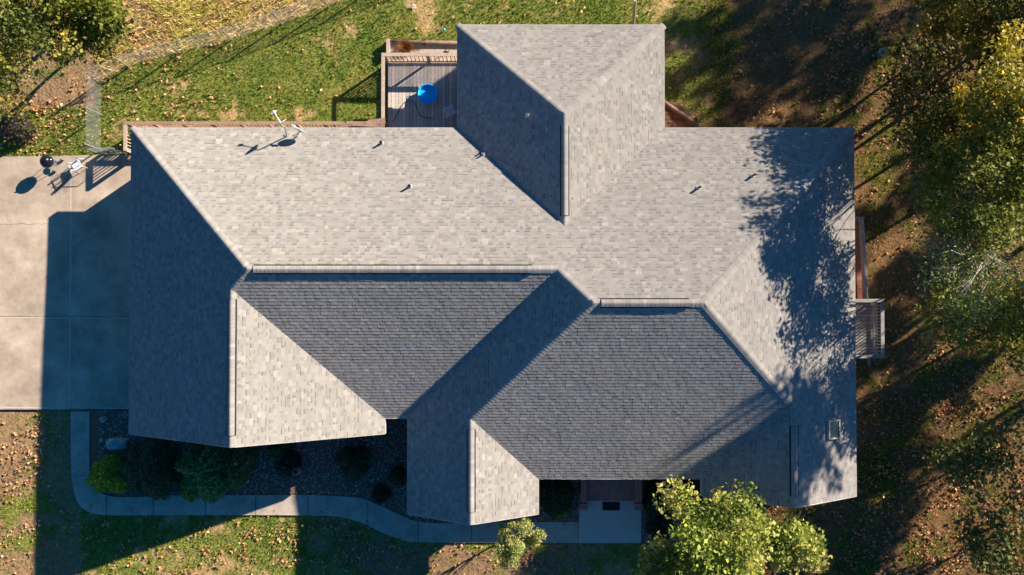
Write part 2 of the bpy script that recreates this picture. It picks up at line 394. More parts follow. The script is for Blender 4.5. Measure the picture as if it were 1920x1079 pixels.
for pl in PL:
    o, g, poly = pl; u = (-g[1], g[0])
    T = [((p[0]*u[0]+p[1]*u[1]), (p[0]-o[0])*g[0]+(p[1]-o[1])*g[1]) for p in poly]
    tris = []
    for t in tessellate_polygon([[Vector((a, b, 0)) for a, b in T]]):
        q = [T[i] for i in t]
        ar = (q[1][0]-q[0][0])*(q[2][1]-q[0][1])-(q[2][0]-q[0][0])*(q[1][1]-q[0][1])
        if ar < 0: q = q[::-1]
        if abs(ar) > 1e-6: tris.append((q, min(p[0] for p in q), max(p[0] for p in q), min(p[1] for p in q), max(p[1] for p in q)))
    umin = min(p[0] for p in T)-.3; umax = max(p[0] for p in T)+.3; dmax = max(p[1] for p in T)
    nc = int(math.ceil(dmax/EXP))
    for c in range(nc):
        d0 = c*EXP; d1 = d0+EXP; uu = umin-rng.random()*.3; thick = rng.random() < .5
        while uu < umax:
            wd = rng.uniform(.10, .30) if thick else rng.uniform(.08, .24)
            h0 = (.0088 if thick else .0052)+rng.uniform(-.0010, .0012)
            u0, u1 = uu, uu+wd; uu += wd; col = tabcol(thick); tk = thick; thick = not thick
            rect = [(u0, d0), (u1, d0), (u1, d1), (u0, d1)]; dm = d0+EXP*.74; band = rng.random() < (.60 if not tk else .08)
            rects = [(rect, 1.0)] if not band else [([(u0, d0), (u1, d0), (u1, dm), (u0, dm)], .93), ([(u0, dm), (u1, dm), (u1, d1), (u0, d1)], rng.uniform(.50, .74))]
            for (q, a0, a1, b0, b1), (rc, cm_) in [(t_, rr_) for t_ in tris for rr_ in rects]:
                if u1 <= a0 or u0 >= a1 or d1 <= b0 or d0 >= b1: continue
                pg = clip(rc, q)
                if len(pg) < 3: continue
                base = len(V); n = len(pg)
                for pu, pd in pg:
                    x = o[0]*abs(g[0])+u[0]*pu+g[0]*pd; y = o[1]*abs(g[1])+u[1]*pu+g[1]*pd
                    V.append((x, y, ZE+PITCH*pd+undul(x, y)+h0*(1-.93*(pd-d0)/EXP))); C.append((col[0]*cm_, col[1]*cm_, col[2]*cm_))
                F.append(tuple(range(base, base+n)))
                for k in range(n):
                    p, r_ = pg[k], pg[(k+1) % n]
                    if (abs(p[1]-d0) < 1e-7 and abs(r_[1]-d0) < 1e-7) or (abs(p[0]-u0) < 1e-7 and abs(r_[0]-u0) < 1e-7) or (abs(p[0]-u1) < 1e-7 and abs(r_[0]-u1) < 1e-7):
                        b2 = len(V)
                        for j in (k, (k+1) % n):
                            vx = V[base+j]; V.append(vx); C.append(tuple(z*.8 for z in col))
                        for j in ((k+1) % n, k):
                            vx = V[base+j]; V.append((vx[0], vx[1], vx[2]-.014)); C.append(tuple(z*.8 for z in col))
                        F.append((b2, b2+3, b2+2, b2+1)[::-1] if False else (b2, b2+3, b2+2, b2+1))
roof = npmesh('roof', V, F, M['shingle'], house, C=C)
# solid roof slab below the shingles, fascia at its rim
mb = MB(); fb = MB()
for pl in PL:
    poly = pl[2]; n = len(poly)
    tri = tessellate_polygon([[Vector((a, b, 0)) for a, b in poly]])
    Vt = [(x, y, hz(pl, x, y)-.030) for x, y in poly]; Vb = [(x, y, hz(pl, x, y)-.16) for x, y in poly]
    mb.add(Vt, [tuple(t) for t in tri]); mb.add(Vb, [tuple(t) for t in tri])
mb.build('roof_deck', M['roof_under'], roof)
def key(a, b): return tuple(sorted([(round(a[0], 3), round(a[1], 3)), (round(b[0], 3), round(b[1], 3))]))
cnt = {}
for pl in PL:
    for i in range(len(pl[2])):
        k = key(pl[2][i], pl[2][(i+1) % len(pl[2])]); cnt.setdefault(k, []).append((pl, pl[2][i], pl[2][(i+1) % len(pl[2])]))
for k, l in cnt.items():
    if len(l) == 1:
        pl, a, b = l[0]
        # interior joins where the north wing sits on the back slope are shared by splitting points
        if abs(a[1]-yB) < 1e-6 and abs(b[1]-yB) < 1e-6 and min(a[0], b[0]) > xNL-.01 and max(a[0], b[0]) < xNR+.01: continue
        if {a, b} <= {(xNL, yB), N1, (xNR, yB)}: continue
        za, zb = hz(pl, *a), hz(pl, *b)
        fb.add([(a[0], a[1], za+.004), (b[0], b[1], zb+.004), (b[0], b[1], zb-.2), (a[0], a[1], za-.2)], [(0, 1, 2, 3)])
fas = fb.build('fascia', M['fascia'], house)
sm = fas.modifiers.new('thick', 'SOLIDIFY'); sm.thickness = .022; sm.offset = 0

# hip and ridge caps
def unit3(v): return Vector(v).normalized()
def cap_line(P0, P1, dA, dB, parent, name='ridge_cap', wd=.165, lift=.018, col=1.07, step=.143, th=.006):
    """P0 low end -> P1 high end; dA, dB unit vectors down the two slopes, square to the line"""
    P0 = Vector(P0); P1 = Vector(P1); L = (P1-P0).length; d = (P1-P0)/L; n = max(1, int(L/step)); st = L/n
    up = -(dA+dB).normalized() if (dA+dB).length > .2 else Vector((0, 0, 1))
    if up.z < 0: up = -up
    v = []; f = []; c = []
    for i in range(n):
        a = P0+d*st*i; b = P0+d*(st*(i+1)+.004); cc = tabcol(rng.random() < .5); cc = tuple(z*col for z in cc)
        ra = undul(a.x, a.y); rb = undul(b.x, b.y)
        pr = []
        for q, h, r_ in ((a, lift+th, ra), (b, lift+.002, rb)):
            q = q+Vector((0, 0, r_))
            for s, k in ((dA, 1), (dA, .33), (None, 0), (dB, .33), (dB, 1)):
                pr.append(q+(s*wd*k if s is not None else Vector((0, 0, 0)))+up*(h-(.012 if k == 0 else 0)))
        b0 = len(v); v += pr; c += [cc]*10
        f += [(b0+j, b0+j+1, b0+j+6, b0+j+5) for j in range(4)]
        # low butt and sides
        dn = up*-(th+lift*.8); b1 = len(v); v += [p for p in pr[:5]]+[p+dn for p in pr[:5]]; c += [tuple(z*.8 for z in cc)]*10
        f += [(b1+j, b1+5+j, b1+6+j, b1+j+1) for j in range(4)]
        for e0, e1 in ((0, 5), (4, 9)):
            b1 = len(v); v += [pr[e0], pr[e1], pr[e1]+dn, pr[e0]+dn]; c += [cc]*4; f.append((b1, b1+1, b1+2, b1+3))
    return npmesh(name, [tuple(p) for p in v], f, M['shingle'], parent, C=c)
def zr(r): return ZE+PITCH*r
DN = {'N': unit3((0, 1, -PITCH)), 'S': unit3((0, -1, -PITCH)), 'E': unit3((1, 0, -PITCH)), 'W': unit3((-1, 0, -PITCH))}
def hipdir(P0, P1, s):
    d = (Vector(P1)-Vector(P0)).normalized(); v = DN[s]-d*DN[s].dot(d); return v.normalized()
def hip(P0, r0, P1, r1_, sa, sb, name='ridge_cap', **k):
    a = (*P0, zr(r0)); b = (*P1, zr(r1_)); return cap_line(a, b, hipdir(a, b, sa), hipdir(a, b, sb), roof, name, **k)
hip((xL, yB), 0, A0, rA, 'N', 'W', 'hip_cap'); hip(G1, r1, A0, rA, 'S', 'W', 'hip_cap', wd=.13)
hip(A1, rA, R0, rR, 'N', 'W', 'hip_cap'); hip(G2, r2, R0, rR, 'S', 'W', 'hip_cap')
hip((xR, yB), 0, R1, rR, 'N', 'E', 'hip_cap'); hip(G3, r3, R1, rR, 'S', 'E', 'hip_cap')
hip((xNL, yN), 0, N0, rN, 'N', 'W', 'hip_cap'); hip((xNR, yN), 0, N0, rN, 'N', 'E', 'hip_cap')
hip(A0, rA, A1, rA, 'N', 'S'); hip(R0, rR, R1, rR, 'N', 'S'); hip((x1, yg1), r1, G1, r1, 'W', 'E'); hip((x2, yg2), r2, G2, r2, 'W', 'E')
hip((x3, yg3), r3, G3, r3, 'W', 'E'); hip(N1, rN, N0, rN, 'W', 'E')
def ridge_vent(a, b, z, sa, sb):
    v = empty('ridge_vent', (0, 0, 0), None, None); v.parent = house
    A = Vector((*a, z)); B = Vector((*b, z)); da, db = DN[sa], DN[sb]
    m = MB(); d = (B-A).normalized()
    for s, nrm in ((da, Vector((0, 0, 1))), (db, Vector((0, 0, 1)))):
        A2 = A-d*.01; B2 = B+d*.01
        up = Vector((0, 0, .05)); w0 = .200
        q = [A2+up, B2+up, B2+s*w0+up*.8, A2+s*w0+up*.8, A2, B2, B2+s*w0, A2+s*w0]
        m.add(q, [(0, 1, 2, 3), (3, 2, 6, 7), (0, 3, 7, 4), (1, 5, 6, 2)])
    me = m.build('vent_base', M['vent_plastic'], v)
    cap_line(A+Vector((0, 0, 0)), B, da, db, v, 'cap_shingle', wd=.150, lift=.065, col=1.04)
    v.name = 'ridge_vent'
    return v
def px_on(pxy, z): return at(pxy[0], pxy[1], z)
ridge_vent((at(472, 506, 6.3)[0], A0[1]), (at(997, 506, 6.3)[0], A0[1]), zr(rA), 'N', 'S')
ridge_vent((at(1128, 570, 6.9)[0], R0[1]), (at(1293, 570, 6.9)[0], R0[1]), zr(rR), 'N', 'S')
ridge_vent((x1, at(430, 818, 5.8)[1]), (x1, at(430, 562, 5.8)[1]), zr(r1), 'W', 'E')
ridge_vent((x2, at(885, 962, 4.3)[1]), (x2, at(885, 806, 4.3)[1]), zr(r2), 'W', 'E')
ridge_vent((x3, at(1490, 932, 4.6)[1]), (x3, at(1490, 800, 4.6)[1]), zr(r3), 'W', 'E')
ridge_vent((xN, at(1058, 404, 5.2)[1]), (xN, at(1058, 236, 5.2)[1]), zr(rN), 'W', 'E')

# vent pipes: stand upright through the roof
def roof_z(x, y):
    best = None
    for pl in PL:
        p = pl[2]; inside = False; j = len(p)-1
        for i in range(len(p)):
            if ((p[i][1] > y) != (p[j][1] > y)) and (x < (p[j][0]-p[i][0])*(y-p[i][1])/(p[j][1]-p[i][1])+p[i][0]): inside = not inside
            j = i
        if inside: 
            z = hz(pl, x, y)
            if best is None or z > best[0]: best = (z, pl)
    return best
def vent_pipe(px, py, h=.32, r=.045, boot=.085):
    z = 5
    for _ in range(6): x, y = at(px, py, z); rz = roof_z(x, y); z = rz[0]
    v = empty('vent_pipe', (x, y, z), None, None); v.parent = house
    g = rz[1][1]; n = Vector((-g[0]*PITCH, -g[1]*PITCH, 1)).normalized()
    m = MB(); X = Vector((g[1], -g[0], 0)); Yv = Vector((g[0], g[1], PITCH)).normalized(); c = Vector((x, y, z))+n*.022
    m.add([c-X*boot-Yv*boot, c+X*boot-Yv*boot, c+X*boot+Yv*boot, c-X*boot+Yv*boot], [(0, 1, 2, 3)])
    m.lathe([(.085, .0), (.06, .06), (r+.006, .12)], (x, y, z+.0), 16); m.build('pipe_flashing', M['lead'], v, smooth=False)
    m = MB(); m.lathe([(r, -.1), (r, h), (r*.8, h), (r*.8, h-.1)], (x, y, z), 16); m.build('pipe', M['rubber'] if h > .3 else M['lead'], v)
    m = MB(); m.lathe([(r*.8, h-.03), (.0, h-.03)], (x, y, z), 16); m.build('pipe_opening', M['rubber'], v)
for p in ((716, 269), (769, 350), (1309, 353), (1411, 330)): vent_pipe(*p)
for p in ((989, 217), (906, 290), (1548, 372), (1517, 546), (1480, 602)): vent_pipe(*p, h=.26, r=.035, boot=.09)
# skylight
zz = 4
for _ in range(6): x, y = at(1560, 805, zz); zz = roof_z(x, y)[0]
skl = empty('skylight', (x, y, zz), None, None); skl.parent = house
m = MB(); Xv = DN['E']; Yv = Vector((0, 1, 0)); nv = Xv.cross(Yv).normalized(); nv = nv if nv.z > 0 else -nv; c = Vector((x, y, zz))
def frame(mb, c, a, b, n, ha, hb, t, h0, h1):
    o_ = [c+a*sa*ha+b*sb*hb for sa, sb in ((-1, -1), (1, -1), (1, 1), (-1, 1))]; i_ = [c+a*sa*(ha-t)+b*sb*(hb-t) for sa, sb in ((-1, -1), (1, -1), (1, 1), (-1, 1))]
    V = [p+n*h1 for p in o_]+[p+n*h1 for p in i_]+[p+n*h0 for p in o_]+[p+n*h0 for p in i_]
    Fc = []
    for k in range(4):
        j = (k+1) % 4; Fc += [(k, j, 4+j, 4+k), (k, 8+k, 8+j, j), (4+k, 4+j, 12+j, 12+k)]
    mb.add(V, Fc)
frame(m, c, Xv, Yv, nv, .33, .37, .055, -.05, .13); m.build('skylight_frame', M['fascia'], skl)
m = MB(); m.add([c+Xv*a*.28+Yv*b*.32+nv*.10 for a, b in ((-1, -1), (1, -1), (1, 1), (-1, 1))], [(0, 1, 2, 3)]); m.build('pane', M['skyglass'], skl)

# walls
OV = .48
def wall(name, pts, closed=False, z1=ZE+.08):
    m = MB()
    for i in range(len(pts) if closed else len(pts)-1):
        a, b = pts[i], pts[(i+1) % len(pts)]
        m.add([(a[0], a[1], -.1), (b[0], b[1], -.1), (b[0], b[1], z1), (a[0], a[1], z1)], [(0, 1, 2, 3)])
    return m
o_ = OV
ring = [(xL+o_, yB-o_), (xNL+o_, yB-o_), (xNL+o_, yN-.72), (xNR-o_, yN-.72), (xNR-o_, yB-o_), (xR-o_, yB-o_), (xR-o_, yg3+.3), (x3L+o_, yg3+.3), (x3L+o_, yRf+1.2), (x2R-o_, yRf+1.2), (x2R-o_, yg2+.3), (x2L+o_, yg2+.3), (x2L+o_, yAf+o_), (xGR-o_, yAf+o_), (xGR-o_, yg1+.3), (xL+o_, yg1+.3)]
m = wall('wall', ring, True)
for (xa, xb, xm, yy, rr) in ((xL, xGR, x1, yg1, r1), (x2L, x2R, x2, yg2, r2), (x3L, xR, x3, yg3, r3)):
    m.add([(xa+o_, yy+.3, ZE+.08), (xb-o_, yy+.3, ZE+.08), (xm, yy+.3, ZE+PITCH*rr-.17)], [(0, 1, 2)])
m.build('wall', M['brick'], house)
def window(cx, cy, face, w_=1.2, h_=1.3, z=1.5):
    wdw = empty('window', (cx, cy, z), None, None); wdw.parent = house
    n = Vector(face); u = Vector((-n.y, n.x, 0)); k = Vector((0, 0, 1)); c = Vector((cx, cy, z))
    mm = MB(); frame(mm, c, u, k, n, w_/2, h_/2, .07, -.01, .05)
    mm.bar(c+n*.03-u*(w_/2-.07), c+n*.03+u*(w_/2-.07), .05, .05); mm.build('window_frame', M['white'], wdw)
    mm = MB(); mm.add([c+n*.015+u*a*(w_/2-.05)+k*b*(h_/2-.05) for a, b in ((-1, -1), (1, -1), (1, 1), (-1, 1))], [(0, 1, 2, 3)]); mm.build('pane', M['glass'], wdw)
    mm = MB(); c2 = c-k*(h_/2+.04); mm.bar(c2-u*(w_/2+.08)+n*.05, c2+u*(w_/2+.08)+n*.05, .12, .06); mm.build('window_sill', M['brick_y'], wdw)
window(x1, yg1+.3, (0, -1, 0), 1.8); window(x2, yg2+.3, (0, -1, 0), 1.8); window(x3, yg3+.3, (0, -1, 0), 1.8)
for xx in (2.6, 6.2): window(xx, yRf+1.2, (0, -1, 0))
for yy in (3, -3.6): window(xR-o_, yy, (1, 0, 0))
for xx in (-12, -8, -5): window(xx, yB-o_, (0, 1, 0))
for xx in (0.2, 3.6): window(xx, yN-.72, (0, 1, 0))
def door(cx, cy, face, w_, h_, name='door', z0=.0):
    d = empty(name, (cx, cy, z0), None, None); d.parent = house
    n = Vector(face); u = Vector((-n.y, n.x, 0)); k = Vector((0, 0, 1)); c = Vector((cx, cy, z0+h_/2))
    mm = MB(); mm.bar(c-k*h_/2+n*.02, c+k*h_/2+n*.02, 0, 0); mm = MB()
    frame(mm, c, u, k, n, w_/2+.08, h_/2+.06, .08, -.01, .06); mm.build('door_frame', M['white'], d)
    mm = MB(); nr = 4 if w_ > 2 else 3
    for i in range(nr):
        zc = -h_/2+h_*(i+.5)/nr; q = c+k*zc
        mm.add([q+n*(.03)+u*a*(w_/2)+k*b*(h_/nr/2-.02) for a, b in ((-1, -1), (1, -1), (1, 1), (-1, 1))], [(0, 1, 2, 3)])
    mm.add([c+n*.018+u*a*(w_/2)+k*b*(h_/2) for a, b in ((-1, -1), (1, -1), (1, 1), (-1, 1))], [(0, 1, 2, 3)])
    mm.build('door_panel', M['white'], d)
    mm = MB(); q = c+u*(w_/2-.1)*(1 if w_ < 2 else 0)+n*.06-k*(.05 if w_ < 2 else .6); mm.bar(q-u*.05, q+u*.05, .03, .04); mm.build('handle', M['metal'], d)
door(xL+o_, 3.6, (-1, 0, 0), 2.7, 2.15, 'garage_door'); door(xL+o_, .2, (-1, 0, 0), 2.7, 2.15, 'garage_door')
door(at(1146, 900)[0], yRf+1.2, (0, -1, 0), 1.0, 2.05, z0=.34); door(-2.9, yB-o_, (0, 1, 0), .9, 2.05, z0=.26); door(xR-o_, at(1640, 615)[1], (1, 0, 0), .9, 2.05, z0=.62)

# ================================================================== ENTRY STEPS
sx0, sy0 = at(1089, 900, .3); sx1, _ = at(1204, 900, .3); ent_y = at(1140, 939, .17)[1]
st = empty('brick_steps', (at(1146, 920)[0], ent_y, .05), 'red brick entry steps with two low side walls at the front door', 'steps')
xa, xb = at(1100, 915, .3)[0], at(1192, 915, .3)[0]; ytop = yRf+1.2
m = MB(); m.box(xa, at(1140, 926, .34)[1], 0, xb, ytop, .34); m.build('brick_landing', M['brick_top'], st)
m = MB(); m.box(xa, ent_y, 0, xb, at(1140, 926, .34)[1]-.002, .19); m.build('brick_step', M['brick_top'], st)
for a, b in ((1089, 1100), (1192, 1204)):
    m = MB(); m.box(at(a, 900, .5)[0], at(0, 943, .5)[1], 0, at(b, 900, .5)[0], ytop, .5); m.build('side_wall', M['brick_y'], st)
    m = MB(); m.box(at(a-1.5, 900, .42)[0], at(0, 957, .42)[1], 0, at(b+1.5, 900, .42)[0], at(0, 944.5, .42)[1], .42); m.build('pier', M['brick_y'], st)
m = MB(); a = at(1130, 957.5, .07); b = at(1162, 942, .07); m.box(a[0], a[1], .052, b[0], b[1], .075)
for i in range(9): xx = a[0]+(b[0]-a[0])*(i+.5)/9; m.box(xx-.01, a[1]+.02, .075, xx+.01, b[1]-.02, .082)
tag(m.build('doormat', M['rubber'], origin=(*a, .05)), 'black ribbed doormat on the concrete pad below the brick steps', 'doormat')

# ================================================================== DECKS AND RAILS
def boards(m, x0, x1, y0, y1, z, along='y', wd=.14, gap=.016, th=.035, base=(.60, .53, .48)):
    r_ = random.Random(int(x0*100)); t = x0 if along == 'y' else y0; end = x1 if along == 'y' else y1
    while t < end-.02:
        t1 = min(t+wd, end); v = r_.uniform(.78, 1.18); c = (base[0]*v*r_.uniform(.97, 1.05), base[1]*v, base[2]*v); dz = r_.uniform(-.002, .002)
        if along == 'y': m.box(t, y0, z-th+dz, t1, y1, z+dz, c)
        else: m.box(x0, t, z-th+dz, x1, t1, z+dz, c)
        t = t1+gap
def railing(par, p0, p1, zf, zt, posts, mt, bw=.035, sp=.135, ang=None, low=True):
    """rail run from p0 to p1 (plan), floor zf, cap top zt"""
    a = Vector((*p0, 0)); b = Vector((*p1, 0)); L = (b-a).length; d = (b-a)/L; n = Vector((-d.y, d.x, 0)); Z = Vector((0, 0, 1))
    m = MB(); m.bar(a+Z*(zt-.02), b+Z*(zt-.02), .145, .04); m.build('top_rail', mt, par)
    m = MB(); m.bar(a+Z*(zt-.09), b+Z*(zt-.09), .04, .09); m.bar(a+Z*(zf+.10), b+Z*(zf+.10), .04, .09)
    k = int(L/sp)
    for i in range(1, k):
        q = a+d*(L*i/k)+n*.0; m.bar(q+Z*(zf+.05), q+Z*(zt-.06), bw, bw)
    m.build('baluster_panel', mt, par)
    for t in posts:
        q = a+d*(L*t); m = MB(); m.bar(q+n*.0+Z*(-.1), q+Z*(zt-.045), .10, .10); m.build('post', mt, par)
DZ = .25; RZ = 1.27
dx0 = at(718, 200, RZ)[0]; dy1 = at(800, 102.5, RZ)[1]; dyb = at(800, 232, RZ)[1]
deck = empty('back_deck', (dx0, dy1, 0), 'weathered wooden deck with baluster railing in the corner of the house behind the north wing', 'deck')
m = MB(); boards(m, dx0+.06, xNL+.5, yB-.46, dy1-.05, DZ); m.build('deck_boards', M['board'], deck, col=True)
m = MB(); m.box(dx0+.03, yB-.4, DZ-.22, dx0+.07, dy1-.02, DZ-.045); m.box(dx0+.075, dy1-.06, DZ-.22, xNL+.4, dy1-.02, DZ-.045)
yy = yB-.2
while yy < dy1-.2: m.box(dx0+.075, yy, DZ-.2, xNL+.4, yy+.04, DZ-.04); yy += .5
m.build('joists', M['wood'], deck)
railing(deck, (dx0-.07, dy1), (xNL+.45, dy1), DZ, RZ, (.028, .52, .96), M['wood'], bw=.04, sp=.17)
m = MB(); m.bar((dx0, dy1-.075, RZ-.02), (dx0, dyb, RZ-.02), .145, .04); m.build('top_rail', M['wood'], deck)
for yy in (dyb+.15,): m = MB(); m.bar((dx0, yy, 0), (dx0, yy, RZ-.045), .1, .1); m.build('post', M['wood'], deck)
# solid board fixed to the inside foot of the left rail
m = MB(); m.box(dx0+.08, yB+.6, DZ+.002, dx0+.26, dy1-2.0, DZ+.04, (.46, .35, .28)); m.build('kick_board', M['wood'], deck)

# long back walkway with railing
wx0 = at(234.5, 250, RZ)[0]; wy1 = at(400, 231, RZ)[1]; WZ = .25
wk = empty('wooden_walkway', (wx0, wy1, 0), 'long narrow wooden walkway with brown baluster railing along the back wall of the house', 'walkway')
m = MB(); boards(m, wx0+.05, dx0-.02, yB-.46, wy1-.06, WZ, base=(.46, .38, .32)); m.build('deck_boards', M['board'], wk, col=True)
railing(wk, (wx0-.07, wy1), (at(645, 231, RZ)[0], wy1), WZ, RZ, (.005, .13, .26, .39, .52, .65, .78, .91), M['wood2'], sp=.155)
railing(wk, (wx0, wy1-.075), (wx0, at(235, 283, RZ)[1]), WZ, RZ, (.97,), M['wood'])
m = MB(); a = at3(650, 231, RZ); m.bar(a, (dx0-.1, wy1, RZ-.02), .13, .04); m.build('top_rail', M['wood2'], wk)
# broken boards piled where the walkway meets the deck
bp = empty('board_pile', at3(700, 232, 1.2), 'broken reddish brown boards lying across the corner of walkway and deck rail', 'boards')
r_ = random.Random(3)
for i, (pa, pb) in enumerate((((690, 228), (722, 224)), ((695, 233), (722, 230)), ((662, 234), (705, 236)), ((700, 238), (721, 236)), ((640, 237), (662, 234)))):
    m = MB(); m.bar(at3(*pa, 1.30+.04*i), at3(*pb, 1.36+.04*i), .12, .035); m.build('board', M['wood2'], bp)
pa = at3(700, 236, 1.2); m = MB(); m.box(pa[0]-.3, pa[1]-.1, WZ+.01, pa[0]+.35, pa[1]+.15, 1.38); m.build('crate_frame', M['wood2'], bp)

# right side landing
lx1 = at(1655, 600, 1.55)[0]; ly1 = at(0, 564, 1.55)[1]; ly0 = at(0, 669, 1.55)[1]; lz = .62
ld = empty('side_landing', (lx1, ly0, 0), 'small grey wooden landing with railings at the right side of the house', 'landing')
m = MB(); boards(m, xR-.46, at(1648, 600, lz)[0]-.05, ly0-.0+.06, ly1-.06, lz, along='x', base=(.30, .28, .27)); m.build('deck_boards', M['board'], ld, col=True)
railing(ld, (lx1, ly0-.07), (lx1, ly1+.07), lz, 1.55, (.03, .97), M['wood3'])
railing(ld, (xR-.4, ly1), (lx1-.075, ly1), lz, 1.55, (), M['wood3'])
railing(ld, (xR-.4, ly0), (lx1-.075, ly0), lz, 1.55, (), M['wood3'])
a = at(1629, 684, .3); m = MB(); m.bar((a[0], ly0-.02, .3), (a[0], a[1], .3), .1, .1); m.build('stub_beam', M['wood3'], ld)
# timber edged strip above it
te = empty('timber_edging', at3(1618, 480, .12), 'round grey timber edging a leaf filled strip on the right side of the house', 'edging')
m = MB(); m.tube([at3(1614, 407, .28), at3(1617, 450, .28), at3(1620, 500, .28), at3(1623, 566, .28)], .115, 12); m.build('long_timber', M['wood3'], te, smooth=True)
m = MB(); m.tube([at3(1596, 411, .16), at3(1610, 411, .16)], .1, 12); m.build('short_timber', M['wood3'], te, smooth=True)
slab('mulch_strip', [(xR-.5, at(0, 411)[1]), at(1617, 411), at(1625, 566), (xR-.5, at(0, 566)[1])], -.2, .03, M['gravel'], label='narrow mulch strip beside the right wall')

# raised bed behind the deck
rb = empty('raised_bed', at3(722, 90, 0), 'gravel filled bed edged with round brown landscape timbers behind the deck', 'raised bed')
m = MB(); m.tube([at3(730, 79, .2), at3(790, 80, .2), at3(875, 81, .2)], .085, 12); m.build('back_timber', M['log'], rb, smooth=True)
m = MB(); m.box(at(724.5, 0, .3)[0], at(0, 104, .1)[1], -.05, at(731, 0, .3)[0], at(0, 73, .3)[1], .3); m.build('end_timber', M['wood'], rb)
a = at(728, 103, .1); b = at(900, 81, .1); m = MB(); m.box(a[0], a[1]-.3, -.05, b[0], b[1], .1); m.build('soil', M['soil'], rb)

# ================================================================== SMALL THINGS
def blob_tuft(name, ctr, rad, ht, n, pal, label, cat, group=None, bl=.16, wd=.012, seed=1):
    """a grass like tuft of thin curved blades"""
    r_ = np.random.RandomState(seed); a = r_.rand(n)*2*np.pi; rr = np.sqrt(r_.rand(n))*rad*.5
    bx = ctr[0]+np.cos(a)*rr; by = ctr[1]+np.sin(a)*rr; lean = r_.rand(n)*rad*.6
    tx = bx+np.cos(a+r_.randn(n)*.5)*lean; ty = by+np.sin(a+r_.randn(n)*.5)*lean; tz = ctr[2]+ht*(.4+.6*r_.rand(n))*(1-.4*lean/rad)
    px_, py_ = -np.sin(a)*wd, np.cos(a)*wd
    V = np.stack([np.stack([bx-px_, by-py_, np.full(n, ctr[2])], -1), np.stack([bx+px_, by+py_, np.full(n, ctr[2])], -1), np.stack([tx, ty, tz], -1)], 1)
    C = np.repeat(np.array(pal)[r_.randint(len(pal), size=n)][:, None], 3, 1)*(.8+.4*r_.rand(n))[:, None, None]
    o = npmesh(name, V.reshape(-1, 3), np.arange(n*3).reshape(n, 3), M['leaf'], C=C.reshape(-1, 3), origin=ctr)
    return tag(o, label, cat, group)
blob_tuft('dry_grass_clump', at3(760, 90, .1), .5, .35, 900, [(.45, .2, .07), (.35, .15, .06), (.5, .28, .1)], 'rust coloured dead grass clump in the raised bed', 'plant', seed=4)
blob_tuft('weed', at3(794, 82, .12), .2, .3, 160, [(.12, .14, .04), (.2, .16, .06)], 'small green weed against the back timber of the raised bed', 'plant', seed=5)
m = MB(); a = Vector(at3(833, 97, .12)); b = Vector(at3(843, 92, .35)); c = Vector(at3(842, 95, .14)); m.tube([a, (a+b)/2+Vector((0, 0, .18)), b, c], .018, 6); m.tube([a, a+Vector((.2, -.02, .0))], .03, 6)
tag(m.build('shepherd_hook', M['rubber'], origin=tuple(a)), 'bent dark metal hook lying in the raised bed by the north wing', 'garden hook')

# blue tub with water on the deck
tc_ = at3(802.5, 177.5, DZ+.2); TR = .42
tb = empty('paddling_pool', (tc_[0], tc_[1], DZ), 'bright blue round plastic tub of water on the deck', 'tub')
m = MB(); m.lathe([(TR-.06, .01), (TR-.03, .1), (TR, .30), (TR+.015, .32), (TR+.01, .335), (TR-.015, .335), (TR-.025, .31), (TR-.05, .1), (TR-.08, .03), (0, .03)], (tc_[0], tc_[1], DZ), 40); m.build('tub_shell', M['blue'], tb, smooth=True)
m = MB(); m.lathe([(TR-.043, .17), (0, .17)], (tc_[0], tc_[1], DZ), 40); m.build('water', M['bluewater'], tb)
e = Vector((tc_[0], tc_[1], DZ+.33))
for a0 in (2.3, 5.4):
    m = MB(); m.tube([e+Vector((math.cos(a0+t)*(TR+.02+.05*math.sin((t+.25)/.5*math.pi)), math.sin(a0+t)*(TR+.02+.05*math.sin((t+.25)/.5*math.pi)), 0)) for t in (-.25, -.12, 0, .12, .25)], .012, 6); m.build('rope_handle', M['plastic'], tb)
# hose
m = MB(); hp = [(727, 236), (738, 226), (748, 208), (755, 196), (763, 190), (772, 190), (779, 196), (783, 208), (788, 217), (800, 221), (813, 222)]
m.tube([at3(p[0], p[1], DZ+.02) for p in smooth_line(hp, 3)], .013, 6)
tag(m.build('garden_hose', M['rubber'], origin=at3(727, 236, DZ)), 'thin black garden hose curving over the deck boards around the blue tub', 'hose')
